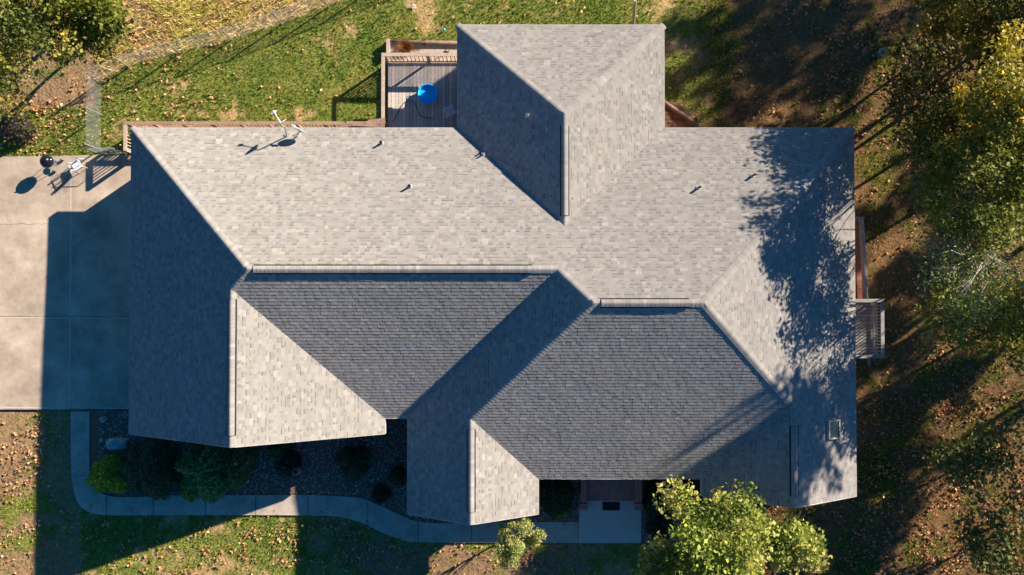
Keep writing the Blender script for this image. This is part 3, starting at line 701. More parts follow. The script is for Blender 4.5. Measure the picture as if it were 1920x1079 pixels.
# white slotted stool
sc_ = Vector(at3(842, 209, DZ+.4)); stl = empty('plastic_stool', (sc_.x, sc_.y, DZ), 'white plastic stool with slotted seat and hand holes on the shaded deck', 'stool', rz=R(28)); stl.scale = (1.2, 1.2, 1)
def holed_plate(parent, name, w_, d_, z, th, holes, mt, rc=.06):
    """plate in local coordinates made of a fine grid with missing cells"""
    nx, ny = 30, 26; m = MB()
    for i in range(nx):
        for j in range(ny):
            x = (i+.5)/nx*w_-w_/2; y = (j+.5)/ny*d_-d_/2
            if abs(x) > w_/2-rc and abs(y) > d_/2-rc and math.hypot(abs(x)-(w_/2-rc), abs(y)-(d_/2-rc)) > rc: continue
            if any(hx0 < x < hx1 and hy0 < y < hy1 for hx0, hx1, hy0, hy1 in holes): continue
            m.box(x-w_/nx/2, y-d_/ny/2, z-th, x+w_/nx/2, y+d_/ny/2, z)
    import bmesh
    o = npmesh(name, np.array(m.v)+np.array(worldloc(parent)), m.f, mt, parent)
    bm = bmesh.new(); bm.from_mesh(o.data); bmesh.ops.remove_doubles(bm, verts=bm.verts, dist=1e-5)
    # drop interior shared faces
    seen = {}
    for f in bm.faces:
        k = tuple(sorted(v.index for v in f.verts)); seen.setdefault(k, []).append(f)
    bmesh.ops.delete(bm, geom=[f for l in seen.values() if len(l) > 1 for f in l], context='FACES'); bm.to_mesh(o.data); bm.free()
    return o
holed_plate(stl, 'seat', .44, .36, .42, .03, [(-.18, -.10, -.09, .09) if False else (-.20, -.155, -.09, .09), (.155, .20, -.09, .09)]+[(-.09, .09, y-.006, y+.007) for y in (-.1, -.05, 0, .05, .1)], M['plastic'])
for sx in (-1, 1):
    for sy in (-1, 1):
        m = MB(); m.bar((sx*.15, sy*.12, .39), (sx*.19, sy*.16, 0), .04, .04)
        npmesh('leg', np.array(m.v)+np.array(worldloc(stl)), m.f, M['plastic'], stl)

# kettle grill
gx, gy = at(107, 309); gr = empty('kettle_grill', (gx, gy, .03), 'black kettle barbecue grill with domed lid at the driveway edge', 'grill')
m = MB(); gc = Vector((gx, gy, .78)); GR = .285
m.lathe([(GR*math.cos(t), GR*.62*math.sin(t)) for t in [i*math.pi/2/10 for i in range(11)]], gc, 36); lid = m.build('lid', M['enamel'], gr, smooth=True)
m = MB(); m.bar(gc+Vector((-.06, 0, .23)), gc+Vector((.06, 0, .23)), .025, .025); m.bar(gc+Vector((-.05, 0, .15)), gc+Vector((-.05, 0, .22)), .015, .015); m.bar(gc+Vector((.05, 0, .15)), gc+Vector((.05, 0, .22)), .015, .015); m.build('lid_handle', M['enamel'], lid)
m = MB(); m.lathe([(.03, .0), (.04, .012), (0, .012)], gc+Vector((.12, .06, .155)), 12, axis=(.4, .2, 1)); m.build('lid_vent', M['metal'], lid)
m = MB(); m.lathe([(GR-.002, -.008), (GR*.93, -.09), (GR*.7, -.17), (GR*.35, -.21), (0, -.22)], gc, 36); m.build('bowl', M['enamel'], gr, smooth=True)
for k, a in enumerate((0.6, 2.7, 4.5)):
    m = MB(); m.tube([gc+Vector((math.cos(a)*.16, math.sin(a)*.16, -.15)), Vector((gx+math.cos(a)*.3, gy+math.sin(a)*.3, .05))], .012, 8); m.build('leg', M['metal'], gr)
for a in (0.6, 4.5):
    m = MB(); q = Vector((gx+math.cos(a)*.32, gy+math.sin(a)*.32, .11)); m.lathe([(0, -.02), (.08, -.02), (.08, .02), (0, .02)], q, 18, axis=(.25, 1, 0)); m.build('wheel', M['rubber'], gr)
m = MB(); m.lathe([(0, 0), (.15, 0), (.16, .015)], (gx, gy, .26), 20); m.build('ash_pan', M['metal'], gr)

# white monobloc chair
cx, cy = at(152, 312); ch = empty('garden_chair', (cx, cy, .03), 'white moulded plastic garden chair beside the grill on the driveway', 'chair', rz=R(118)); ch.scale = (.82, .82, .86)
def loc(name, m, mt, par): return npmesh(name, np.array(m.v)+np.array(worldloc(par)), m.f, mt, par)
m = MB()   # seat front toward +x
for i in range(8):
    for j in range(8):
        x0, x1_ = -.22+.44*i/8, -.22+.44*(i+1)/8; y0, y1_ = -.23+.46*j/8, -.23+.46*(j+1)/8
        zf = lambda x, y: .42-.03*math.cos(x*4)*math.cos(y*4)
        m.add([(x0, y0, zf(x0, y0)), (x1_, y0, zf(x1_, y0)), (x1_, y1_, zf(x1_, y1_)), (x0, y1_, zf(x0, y1_))], [(0, 1, 2, 3)])
s_ = loc('seat', m, M['plastic'], ch); md = s_.modifiers.new('thick', 'SOLIDIFY'); md.thickness = .02
m = MB()
for j in range(7):
    y = -.19+.38*j/6; m.bar((-.23-.0, y*.92, .42), (-.36-.04*math.cos(y*6), y, .84), .036, .012)
m.tube([(-.22, -.23, .42), (-.36, -.23, .78), (-.42, -.1, .87), (-.43, 0, .88), (-.42, .1, .87), (-.36, .23, .78), (-.22, .23, .42)], .02, 6); loc('backrest', m, M['plastic'], ch)
for s in (-1, 1):
    m = MB(); m.bar((-.33, s*.26, .66), (.2, s*.28, .64), .055, .02); m.bar((.2, s*.28, .64), (.23, s*.26, .42), .04, .02); loc('armrest', m, M['plastic'], ch)
    for q in (-1, 1):
        m = MB(); m.bar((q*.22, s*.23, .42), (q*.29-.02, s*.29, 0), .05, .03); loc('leg', m, M['plastic'], ch)

# satellite dishes
def dish(pxb, mast_top, ctr, nrm, ra, rb, lnb, label, cat='satellite dish'):
    z = 3
    for _ in range(5): x, y = at(*pxb, z); z = (roof_z(x, y) or (3, 0))[0]
    d = empty('satellite_dish', (x, y, z), label, cat, 'satellite dishes on the back eave'); m = MB()
    b = Vector((x, y, z)); mt = Vector(at3(*mast_top)); dc = Vector(at3(*ctr)); n = Vector(nrm).normalized()
    m.box(x-.1, y-.06, z-.02, x+.1, y+.1, z+.03); m.build('foot_plate', M['metal'], d)
    m = MB(); m.tube([b, b+(mt-b)*.55+Vector((.0, 0, -.03)), mt, dc-n*.02], [.028, .028, .028, .03], 10); m.build('mast', M['metal'], d)
    X = n.cross(Vector((0, 0, 1))).normalized(); Yv = n.cross(X); v = []; f = []; K = 28
    for i, t in enumerate((0, .35, .7, 1)):
        for k in range(K):
            a = 2*math.pi*k/K; v.append(dc+X*ra*t*math.cos(a)+Yv*rb*t*math.sin(a)+n*(.07*t*t))
    for i in range(3):
        for k in range(K): f.append((i*K+k, i*K+(k+1) % K, (i+1)*K+(k+1) % K, (i+1)*K+k))
    m = MB(); m.add(v, f); o = m.build('reflector', M['lead'], d, smooth=True); md = o.modifiers.new('thick', 'SOLIDIFY'); md.thickness = .012
    if lnb:
        q = Vector(at3(*lnb)); m = MB(); m.tube([dc-Yv*0.0+Vector((0, 0, -.1)), q], .022, 8); m.build('feed_arm', M['metal'], d)
        dd = (q-dc).normalized(); m = MB(); m.tube([q-dd*.05, q+dd*.06], [.05, .06], 10); s = X; m.tube([q-s*.12, q+s*.12], .035, 8); m.build('feed_horn', M['plastic'], d)
dish((538, 256), (533, 238, 3.9), (527, 233.5, 4.0), (-.52, .82, .38), .30, .26, (514, 211, 4.05), 'white satellite dish on a tall bent mast with its feed arm over the back eave')
dish((557, 256), (557, 252, 3.4), (562, 247, 3.45), (.45, .88, .12), .24, .21, (552, 238, 3.7), 'smaller low satellite dish right of the tall masted one')

# pole beyond north wing
pb = at3(1190, 20, 0); m = MB(); m.tube([(at(1186, 62)[0], at(1186, 62)[1]+.2, -.1), (at(1186, 62)[0], at(1186, 62)[1]+.25, 2.6)], .06, 10) 
pole = Vector(at3(1190, 20, 0)); m = MB(); p0 = at(1187, 62); m.tube([(p0[0], p0[1], -.1), at3(1191, 1, 2.6)], .06, 10)
tag(m.build('wooden_pole', M['bark_pale'], origin=(p0[0], p0[1], 0)), 'slim grey pole standing in the lawn above the north wing', 'pole')
# litter, balls
m = MB(); a = Vector(at3(776, 13, .0)); m.add([a+Vector(v) for v in ((-.1, -.04, 0), (.09, -.07, .02), (.12, .05, .03), (.02, .1, .0), (-.08, .05, .04))], [(0, 1, 2, 4), (4, 2, 3)]); m.add([a+Vector(v) for v in ((-.1, -.04, .03), (.05, -.02, .09), (-.08, .05, .04))], [(0, 1, 2)])
tag(m.build('paper_scrap', M['plastic'], origin=tuple(a)), 'crumpled white scrap on the bare strip of lawn', 'litter')
m = MB(); a = Vector(at3(833, 56, .05)); m.lathe([(0.001, -.06), (.042, -.042), (.06, 0), (.042, .042), (0.001, .06)], a, 14)
tag(m.build('toy_ball', M['blue'], origin=tuple(a), smooth=True), 'small blue ball in the grass left of the north wing', 'ball')
m = MB(); a = Vector(at3(1655, 97.5, .35)); m.lathe([(.02, -.35), (.14, -.33), (.17, -.02), (.175, 0), (.15, .01), (.13, -.02), (0, -.03)], a, 24)
tag(m.build('plastic_bucket', M['teal'], origin=(a.x, a.y, 0), smooth=True), 'round teal plastic bucket lid up under the trees at upper right', 'bucket')
# logs edging north-east corner
m = MB(); m.tube([at3(1238, 188, .12), at3(1262, 204, .12), at3(1285, 219, .12), at3(1312, 240, .12)], .1, 10)
tag(m.build('landscape_timber', M['log'], origin=at3(1275, 212, 0), smooth=True), 'round brown timber slanting from the north wing to the back wall', 'timber')
blob_tuft('pine_straw_heap', at3(1262, 224, .0), .95, .18, 2600, [(.42, .24, .15), (.3, .17, .11), (.5, .3, .2)], 'brown heap of pine straw in the corner beside the north wing', 'plant debris', seed=8)

def rock(ctr, sx, sy, sz, label, seed, rz=0, name='boulder'):
    import bmesh
    bm = bmesh.new(); bmesh.ops.create_icosphere(bm, subdivisions=4, radius=1)
    for v in bm.verts:
        c = v.co; k = 1+.35*(float(fbm(c.x*1.3+seed, c.y*1.3+c.z*1.7, seed))-.5)+.1*(float(fbm(c.x*5+seed, c.y*5+c.z*4, seed+2))-.5)
        c *= k; c.x = max(-.86, min(.86, c.x)); c.y = max(-.8, min(.82, c.y)); c.z = min(.75, c.z); v.co = Vector((c.x*sx, c.y*sy, c.z*sz))
    me = bpy.data.meshes.new(name); bm.to_mesh(me); bm.free(); me.materials.append(M['rock']); me.polygons.foreach_set('use_smooth', [True]*len(me.polygons))
    o = bpy.data.objects.new(name, me); COL.objects.link(o); o.location = ctr; o.rotation_euler.z = rz; tag(o, label, 'rock')
rock(at3(221, 832, .15), .50, .31, .32, 'large pale green boulder on the gravel near the garage corner', 5)
rock(at3(194.5, 787, .08), .15, .16, .14, 'small pale rock near the top of the gravel bed', 9, name='rock')
rock(at3(190, 826, .04), .09, .11, .07, 'smallest pale stone just left of the large boulder', 12, name='rock')
rock(at3(456, 900, .08), .30, .12, .12, 'flat pale stone at the right end of the green shrubs', 15, R(-10), name='rock')
# clay urn
ux, uy = at(561, 880); m = MB(); m.lathe([(.10, 0), (.15, .1), (.19, .3), (.17, .48), (.13, .56), (.15, .60), (.155, .62), (.10, .62), (.09, .5), (.0, .45)], (ux, uy, 0), 28)
tag(m.build('clay_urn', M['urn'], origin=(ux, uy, 0), smooth=True), 'round clay urn standing in the gravel bed', 'urn')

# ================================================================== CHAIN LINK FENCE
def chain(parent, a, b, h, sp=.085, wr=.0021, name='wire_mesh'):
    a = Vector((*a, 0)); b = Vector((*b, 0)); L = (b-a).length; d = (b-a)/L; Z = Vector((0, 0, 1)); n = Vector((-d.y, d.x, 0)); V = []; F = []
    def seg(p, q):
        t = (q-p).normalized(); s = t.cross(n).normalized()*wr; k = n*wr; b0 = len(V)
        V.extend([p-s, p+k, p+s, p-k, q-s, q+k, q+s, q-k]); F.extend([(b0, b0+1, b0+5, b0+4), (b0+1, b0+2, b0+6, b0+5), (b0+2, b0+3, b0+7, b0+6), (b0+3, b0, b0+4, b0+7)])
    for s in (1, -1):
        i = 0; x = -h
        while x < L:
            x0, x1_ = x, x+h; z0, z1 = (0, h)
            if x0 < 0: z0 = -x0; x0 = 0
            if x1_ > L: z1 = h-(x1_-L); x1_ = L
            if x1_ > x0+.01:
                if s < 0: p = a+d*x0+Z*(h-z0+.03); q = a+d*x1_+Z*(h-z1+.03)
                else: p = a+d*x0+Z*(z0+.03); q = a+d*x1_+Z*(z1+.03)
                seg(p, q)
            x += sp*1.414
    return npmesh(name, [tuple(v) for v in V], F, M['wire'], parent)
fpts = [at(*p) for p in FL]+[at(830, -70)]
fc = empty('chain_link_fence', (*fpts[0], 0), 'grey chain link fence running diagonally behind the lawn', 'fence')
for i, p in enumerate(fpts):
    m = MB(); m.tube([(*p, -.1), (*p, 1.28)], .03, 8); m.build('post', M['metal'], fc)
for i in range(len(fpts)-1): chain(fc, fpts[i], fpts[i+1], 1.2)
m = MB(); m.tube([(*p, 1.24) for p in fpts], .018, 6); m.build('top_rail', M['wire'], fc)
sp_ = [at(191, 150), at(189, 215), at(188, 281)]
f2 = empty('chain_link_fence', (*sp_[0], 0), 'short chain link fence running down to the driveway corner beside the gate', 'fence')
for p in sp_[1:]:
    m = MB(); m.tube([(*p, -.1), (*p, 1.28)], .03, 8); m.build('post', M['metal'], f2)
for i in range(2): chain(f2, (sp_[i][0]+(.0), sp_[i][1]-(.05 if i == 0 else 0)), sp_[i+1], 1.2, sp=.075, wr=.0032)
g0 = at(188.5, 289.5); g1 = at(241, 288)
gt = empty('chain_link_gate', (*g0, 0), 'chain link gate with pale tube frame between the fence and the walkway railing', 'gate')
m = MB(); m.tube([(g0[0]+.05, g0[1], .08), (g0[0]+.05, g0[1], 1.2), (g1[0]-.1, g1[1], 1.2), (g1[0]-.1, g1[1], .08), (g0[0]+.05, g0[1], .08)], .022, 8); m.build('gate_frame', M['metal'], gt)
chain(gt, (g0[0]+.06, g0[1]), (g1[0]-.1, g1[1]), 1.1, sp=.075, wr=.0028)

# ================================================================== VEGETATION
def leaf_quads(P, size, rs, up=.6, fold=True):
    """P (n,3) leaf centres -> folded lozenge leaves, 4 verts 2 tris each"""
    n = len(P); nrm = rs.randn(n, 3); nrm[:, 2] = np.abs(nrm[:, 2])+up; nrm /= np.linalg.norm(nrm, axis=1)[:, None]
    t = rs.randn(n, 3); t -= nrm*(t*nrm).sum(1)[:, None]; t /= np.linalg.norm(t, axis=1)[:, None]; b = np.cross(nrm, t)
    s = size*(.5+1.0*rs.rand(n)**1.3)[:, None]; wv = s*(.20+.24*rs.rand(n))[:, None]
    V = np.stack([P-t*s*.5, P+b*wv+nrm*s*.14, P+t*s*.5+nrm*s*.05, P-b*wv+nrm*s*.14], 1)
    i = np.arange(n)[:, None]*4; F = np.concatenate([i+np.array([0, 1, 2]), i+np.array([0, 2, 3])], 1).reshape(-1, 3)
    return V.reshape(-1, 3), F
def tree(label, base, h, r, rz, n, pal, cat='tree', name='leafy_tree', seed=0, size=.15, nclu=60, cluster=.55, bark='bark', lean=(0, 0), trunk_r=.09, group=None, hollow=.35, cz=None, spread=1.0, twigs=0, up=.6):
    """base plan point of trunk; h = height of crown centre; r = crown radius; rz = vertical radius"""
    rs = np.random.RandomState(seed); bx, by = base; C0 = np.array([bx+lean[0], by+lean[1], h])
    t = empty(name, (bx, by, 0), label, cat, group)
    # cluster centres, uneven outline
    d = rs.randn(nclu, 3); d /= np.linalg.norm(d, axis=1)[:, None]
    rad = (hollow+(1-hollow)*rs.rand(nclu)**.6)
    az = np.arctan2(d[:, 1], d[:, 0]); lob = 1+.22*np.sin(az*3+seed)+.15*np.sin(az*5+seed*2.1)
    cc = C0+d*rad[:, None]*np.array([r, r, rz])*np.stack([lob, lob, np.ones(nclu)], -1)
    pal = np.array(pal); ccol = pal[rs.randint(len(pal), size=nclu)]*(.8+.4*rs.rand(nclu))[:, None]
    csz = cluster*(.6+.8*rs.rand(nclu)); pick = rs.choice(nclu, n, p=csz**2/np.sum(csz**2))
    off = rs.randn(n, 3)*.5; off *= (1/np.maximum(1, np.linalg.norm(off, axis=1)/1.1))[:, None]
    P = cc[pick]+off*csz[pick][:, None]*np.array([1, 1, .7]); P[:, 2] = np.maximum(P[:, 2], .05)
    Vv, Fv = leaf_quads(P, size, rs, up)
    lc = ccol[pick]*(.7+.6*rs.rand(n))[:, None]; yl = rs.rand(n) < .08; lc[yl] = lc[yl]*np.array([1.4, 1.2, .8])
    npmesh('crown', Vv, Fv, M['leaf'], t, C=np.repeat(lc, 4, 0))
    m = MB(); top = Vector((bx+lean[0]*.8, by+lean[1]*.8, h)); b0 = Vector((bx, by, -.1)); pts = []
    for i in range(7):
        k = i/6; w_ = math.sin(k*5+seed)*.08*h/6; pts.append(b0.lerp(top, k)+Vector((w_, -w_*.7, 0)))
    m.tube(pts, [trunk_r*(1.25 if i == 0 else 1-.13*i) for i in range(7)], 9)
    order = rs.permutation(nclu)[:min(nclu, 26+twigs)]
    for q, i in enumerate(order):
        e = Vector(cc[i]); k = rs.uniform(.35, .98); s = b0.lerp(top, k); mid = s.lerp(e, .5)+Vector((rs.randn()*.15, rs.randn()*.15, .12*r)); r0 = trunk_r*(.5-.3*k)
        m.tube([s, mid, e], [max(.02, r0), max(.014, r0*.6), .007], 5, cap=False)
        for z_ in range(2):
            e2 = e+Vector(rs.randn(3)*.35*cluster/.55); m.tube([mid.lerp(e, .5), e2], [.012, .005], 4, cap=False)
    m.build('trunk', M[bark], t, smooth=True)
    return t
def tp(px, py, z, **k): return at(px, py, z)     # plan point of a crown centre seen at a pixel
GRN = [(.10, .13, .015), (.13, .16, .018), (.08, .11, .015)]
YEL = [(.62, .46, .04), (.55, .44, .05), (.38, .34, .04)]
OLV = [(.15, .15, .022), (.26, .22, .03), (.09, .11, .018)]
DRK = [(.05, .08, .015), (.07, .10, .02), (.10, .11, .02)]
BRT = [(.28, .34, .06), (.38, .42, .08), (.17, .23, .04), (.52, .50, .14)]
def vis_tree(label, px, py, h, r, rz, n, pal, **k):
    c = at(px, py, h); ln = k.pop('ln', .08); base = (c[0]*(1.0+h*.026+ln*0), c[1]*(1.0+h*.026)); return tree(label, base, h, r, rz, n, pal, lean=(c[0]-base[0], c[1]-base[1]), **k)
G = 'trees in the wood right of the house'
vis_tree('dark green leafy tree filling the upper left corner of the photo', 48, 52, 6.4, 2.55, 1.6, 14000, [(.20, .22, .03), (.30, .29, .05), (.11, .15, .025), (.07, .10, .02), (.36, .32, .07)], seed=1, nclu=75, cluster=.62, size=.15)
vis_tree('yellow green tree top left, small crown cut by the upper edge', 175, 8, 6.0, 1.3, 1.0, 4200, [(.26, .28, .04), (.2, .24, .03)], seed=2, nclu=26)
vis_tree('golden yellow crowned tree in the upper part of the right wood', 1890, 190, 7.8, 1.85, 1.6, 7500, YEL+[(.12, .14, .02), (.2, .2, .03)], seed=3, nclu=55, group=G, cluster=.5)
vis_tree('dark olive tree at the top edge left of the golden one', 1835, 45, 5.0, 2.7, 2.0, 11000, OLV, seed=4, nclu=60, group=G)
vis_tree('olive tree in the upper right corner above the golden one', 1950, 30, 6.4, 2.3, 2.0, 8000, OLV, seed=5, nclu=44, group=G)
vis_tree('sparse brown green tree left of the golden crown', 1745, 190, 5.5, 1.9, 1.6, 4200, [(.12, .12, .02), (.24, .15, .06), (.1, .1, .02)], seed=6, nclu=40, group=G, cluster=.6)
vis_tree('green yellow tree below the golden crown at the right edge', 1860, 320, 6.9, 2.4, 1.9, 10500, [(.16, .19, .02), (.26, .26, .03), (.10, .13, .02)], seed=7, nclu=56, group=G)
vis_tree('sparse grey green tree with pale bare twigs right of the side landing', 1830, 480, 6.4, 2.5, 1.5, 3600, [(.2, .26, .09), (.15, .2, .07), (.28, .3, .07)], seed=8, nclu=60, group=G, bark='bark_pale', twigs=30, size=.10)
vis_tree('mid green tree with a pale slanting limb, lowest of the right wood', 1815, 590, 4.8, 1.9, 1.2, 3000, [(.18, .25, .03), (.28, .3, .04), (.14, .19, .03)], seed=9, nclu=42, group=G, bark='bark_pale', twigs=16)
vis_tree('yellow olive tree on the right edge beside the mid green one', 1915, 610, 5.2, 2.0, 1.3, 4200, [(.28, .26, .03), (.15, .17, .02)], seed=10, nclu=42, group=G)
vis_tree('low dark oak sapling in the leaf litter at the lower right', 1850, 860, 2.4, 1.7, .7, 2100, [(.12, .18, .05), (.09, .14, .03), (.22, .20, .05)], seed=11, nclu=44, cluster=.5, group='oak saplings', trunk_r=.05, size=.17)
vis_tree('dark oak sapling by the lower right corner', 1880, 1010, 2.4, 1.9, .7, 2600, [(.12, .18, .05), (.09, .14, .03), (.32, .2, .07)], seed=12, nclu=50, cluster=.5, group='oak saplings', trunk_r=.05, size=.17)
vis_tree('bright yellow green oak in front of the house at the bottom edge', 1352, 1024, 5.2, 2.05, 1.6, 11500, BRT, seed=13, nclu=66, cluster=.58, size=.17)
vis_tree('pale golden green conifer bush at the corner of the middle gable', 966, 1005, 2.6, .95, .75, 8500, [(.44, .47, .16), (.34, .40, .12), (.55, .55, .22)], cat='bush', name='feathery_bush', seed=14, nclu=34, cluster=.24, size=.075, trunk_r=.05, hollow=.2, up=.2)
vis_tree('small leafy side crown right of the bright oak', 1492, 1028, 4.4, .95, .8, 3000, BRT, seed=15, nclu=26, cluster=.42, size=.16, bark='bark_pale')
vis_tree('small leafy crown at the bottom edge left of the bright oak', 1250, 1060, 4.0, .95, .7, 2600, BRT, seed=16, nclu=24, cluster=.4, size=.16, bark='bark_pale')

# trees outside the frame whose shade falls on the lawn and the roof
def shade_tree(label, spx, spy, sz, h, r, rz, n, **k):
    n = int(n*1.5); k['cluster'] = k.get('cluster', .6)*.78
    s = at(spx, spy, sz); kx = (h-sz)/SUN.z; c = (s[0]+SUN.x*kx, s[1]+SUN.y*kx)
    return tree(label, c, h, r, rz, n, k.pop('pal', OLV), size=.30, trunk_r=k.pop('tr', .14), group='tall trees beyond the frame', **k)
shade_tree('tall dense tree beyond the right edge, furthest from the corner', 1450, 850, 3.8, 14, 1.9, 1.2, 1500, seed=25, nclu=50, cluster=.8)
shade_tree('broad tree beyond the top edge, left one', 1400, 60, 0, 11, 2.6, 2.0, 1700, seed=26, nclu=34, cluster=.75)
shade_tree('broad tree beyond the top edge, middle one', 1560, 40, 0, 12.5, 3.2, 2.2, 1150, seed=27, nclu=42, cluster=.8)
shade_tree('broad tree beyond the top edge, right one', 1500, 180, 0, 13, 3.0, 2.0, 1250, seed=28, nclu=36, cluster=.8)
shade_tree('open tree beyond the right edge shading the side strip', 1690, 420, 0, 12, 2.6, 2.2, 2000, seed=33, nclu=34, cluster=.6)
shade_tree('open tree beyond the right edge behind the landing', 1700, 590, 0, 12.5, 2.2, 2.0, 2400, seed=34, nclu=36, cluster=.65)
shade_tree('thin crowned tree beyond the right edge near the skylight line', 1545, 800, 3.6, 12, 1.9, 1.6, 900, seed=35, nclu=36, cluster=.55, twigs=10)
shade_tree('broad tree beyond the right edge shading the lower side yard', 1680, 790, 0, 12, 2.1, 1.6, 2600, seed=30, nclu=44, cluster=.75)
shade_tree('open tree beyond the lower right corner', 1570, 1010, 0, 11, 2.9, 2.2, 3000, seed=31, nclu=40, cluster=.7)

# front shrubs
def shrub(label, px, py, r, h, n, pal, seed, size=.06, name='shrub', sy=1.0, cat='shrub', group='shrubs in the front bed'):
    x, y = at(px, py, h*.5); rs = np.random.RandomState(seed); t = empty(name, (x, y, 0), label, cat, group)
    d = rs.randn(n, 3); d /= np.linalg.norm(d, axis=1)[:, None]; d[:, 2] = np.abs(d[:, 2])
    a = np.arctan2(d[:, 1], d[:, 0]); b = 1+.10*np.sin(3*a+seed)+.07*np.sin(7*a+seed)+.05*np.sin(11*a)+.10*(fbm(d[:, 0]*4+seed, d[:, 1]*4+d[:, 2]*3, seed)-.5)*2
    rr = (.72+.3*rs.rand(n))*b; P = np.stack([x+d[:, 0]*r*rr, y+d[:, 1]*r*sy*rr, .05+d[:, 2]*h*rr], -1)
    Vv, Fv = leaf_quads(P, size, rs, .4); pal = np.array(pal); lc = pal[rs.randint(len(pal), size=n)]*(.7+.6*rs.rand(n))[:, None]
    npmesh('foliage', Vv, Fv, M['leaf'], t, C=np.repeat(lc*2.6, 4, 0))
    m = MB()
    for k in range(9):
        a = k*2.4; m.tube([(x, y, 0), (x+math.cos(a)*r*.35, y+math.sin(a)*r*.35*sy, h*.5), (x+math.cos(a)*r*.7, y+math.sin(a)*r*.7*sy, h*.75)], [.025, .015, .006], 5, cap=False)
    m.build('stem', M['bark'], t)
shrub('dark brown leafless looking bush added in place of a ground shadow at the left edge above the driveway', 28, 238, .72, .9, 2600, [(.05, .035, .03), (.03, .035, .02)], 40, .09, group=None)  # added bush, its near-black leaves stand in for a shadow patch on the ground
shrub('rounded light green shrub at the bend of the walk', 203, 893, .95, 1.0, 9000, [(.11, .17, .02), (.14, .2, .025), (.08, .13, .02)], 41, .07, sy=.85)
shrub('dark blue green bush between the round shrub and the leafy ones', 278, 880, 1.2, 1.3, 10000, [(.02, .05, .03), (.03, .065, .035), (.015, .035, .02)], 42, .08, sy=1.1)
shrub('large mid green bush with long leaves beside the garage gable', 385, 880, 1.15, 1.5, 7000, [(.03, .12, .05), (.05, .15, .06), (.025, .08, .03)], 43, .13, sy=1.15)
shrub('green bush at the right end of the shrub row beside the flat stone', 440, 868, .8, 1.1, 4500, [(.04, .10, .04), (.08, .1, .04), (.025, .07, .03)], 44, .11, sy=1.3)
shrub('low green bush hanging over the walk edge', 358, 915, .55, .8, 2600, [(.04, .11, .03), (.05, .13, .04)], 45, .10)
shrub('dark clipped ball shrub nearest the walk bend', 713, 928, .40, .6, 3500, [(.012, .022, .012), (.02, .03, .015)], 46, .05)
shrub('dark ball shrub touching the middle gable eave', 747, 895, .42, .7, 3200, [(.015, .03, .012), (.02, .04, .015)], 47, .05)
shrub('dark spiky shrub behind the clay urn', 540, 872, .55, .7, 2200, [(.02, .035, .02), (.015, .025, .018)], 48, .10)
shrub('faint green shrub under the garage eave above the urn', 525, 845, .5, .6, 1600, [(.03, .07, .03), (.04, .08, .03)], 49, .09)
shrub('dark loose shrub in the middle of the gravel bed', 662, 868, .72, .9, 2800, [(.015, .03, .018), (.03, .06, .03)], 50, .10)
shrub('dark bush left of the brick steps', 1042, 930, .75, .8, 3600, [(.015, .03, .015), (.02, .045, .02)], 51, .09, sy=1.2)
shrub('small green bush beside the walk left of the pad', 1052, 958, .40, .6, 1800, [(.05, .12, .03), (.03, .07, .02)], 52, .09)
shrub('dark bush right of the brick steps', 1238, 935, .7, .8, 3200, [(.012, .022, .012), (.02, .03, .015)], 53, .09, sy=1.3)
shrub('dark low bush right of the pad near the bright oak', 1240, 988, .6, .6, 2200, [(.015, .025, .015), (.02, .035, .018)], 54, .09)
shrub('dark bush under the right gable beside the mulch bed', 1300, 925, .7, .9, 2800, [(.01, .018, .01), (.02, .03, .014)], 55, .09, sy=1.0)

# ------------------------------------------------------------------ ground cover, things nobody could count
def inside_any(x, y):
    px, py = proj(x, y, 0)
    out = (px < 247) & (py > 296) & (py < 768)
    out |= (x > xL+.4) & (x < xR-.4) & (y > yRf) & (y < yB-.3)
    out |= (x > dx0) & (x < xNR-.5) & (y > yB-1) & (y < dy1)
    wx = np.interp(px, [133, 143, 158, 190, 600, 640, 680, 720, 755, 800, 1085], [960, 960, 966, 966.5, 967, 970, 981, 1000, 1012, 1017, 1018]); wi = np.interp(px, [168, 180, 205, 640, 680, 710, 745, 780, 830, 1085], [895, 918, 930, 931, 935, 947, 963, 977, 981, 979])
    out |= (px > 160) & (px < 1085) & (py > wi-1) & (py < wx+1)
    out |= (px > 132) & (px < 175) & (py > 765) & (py < 950)
    out |= (px > 1084) & (px < 1203) & (py > 900) & (py < 1019)
    return out
def front_bed(x, y):
    px, py = proj(x, y, 0); wi = np.interp(px, [168, 180, 205, 640, 680, 710, 745, 780, 830, 1085], [895, 918, 930, 931, 935, 947, 963, 977, 981, 979])
    return ((px > 168) & (px < 1085) & (py > 765) & (py < wi)) | ((px > 1203) & (px < 1330) & (py > 880) & (py < 1030) & (py < 1130-.0*px))
rs = np.random.RandomState(99)
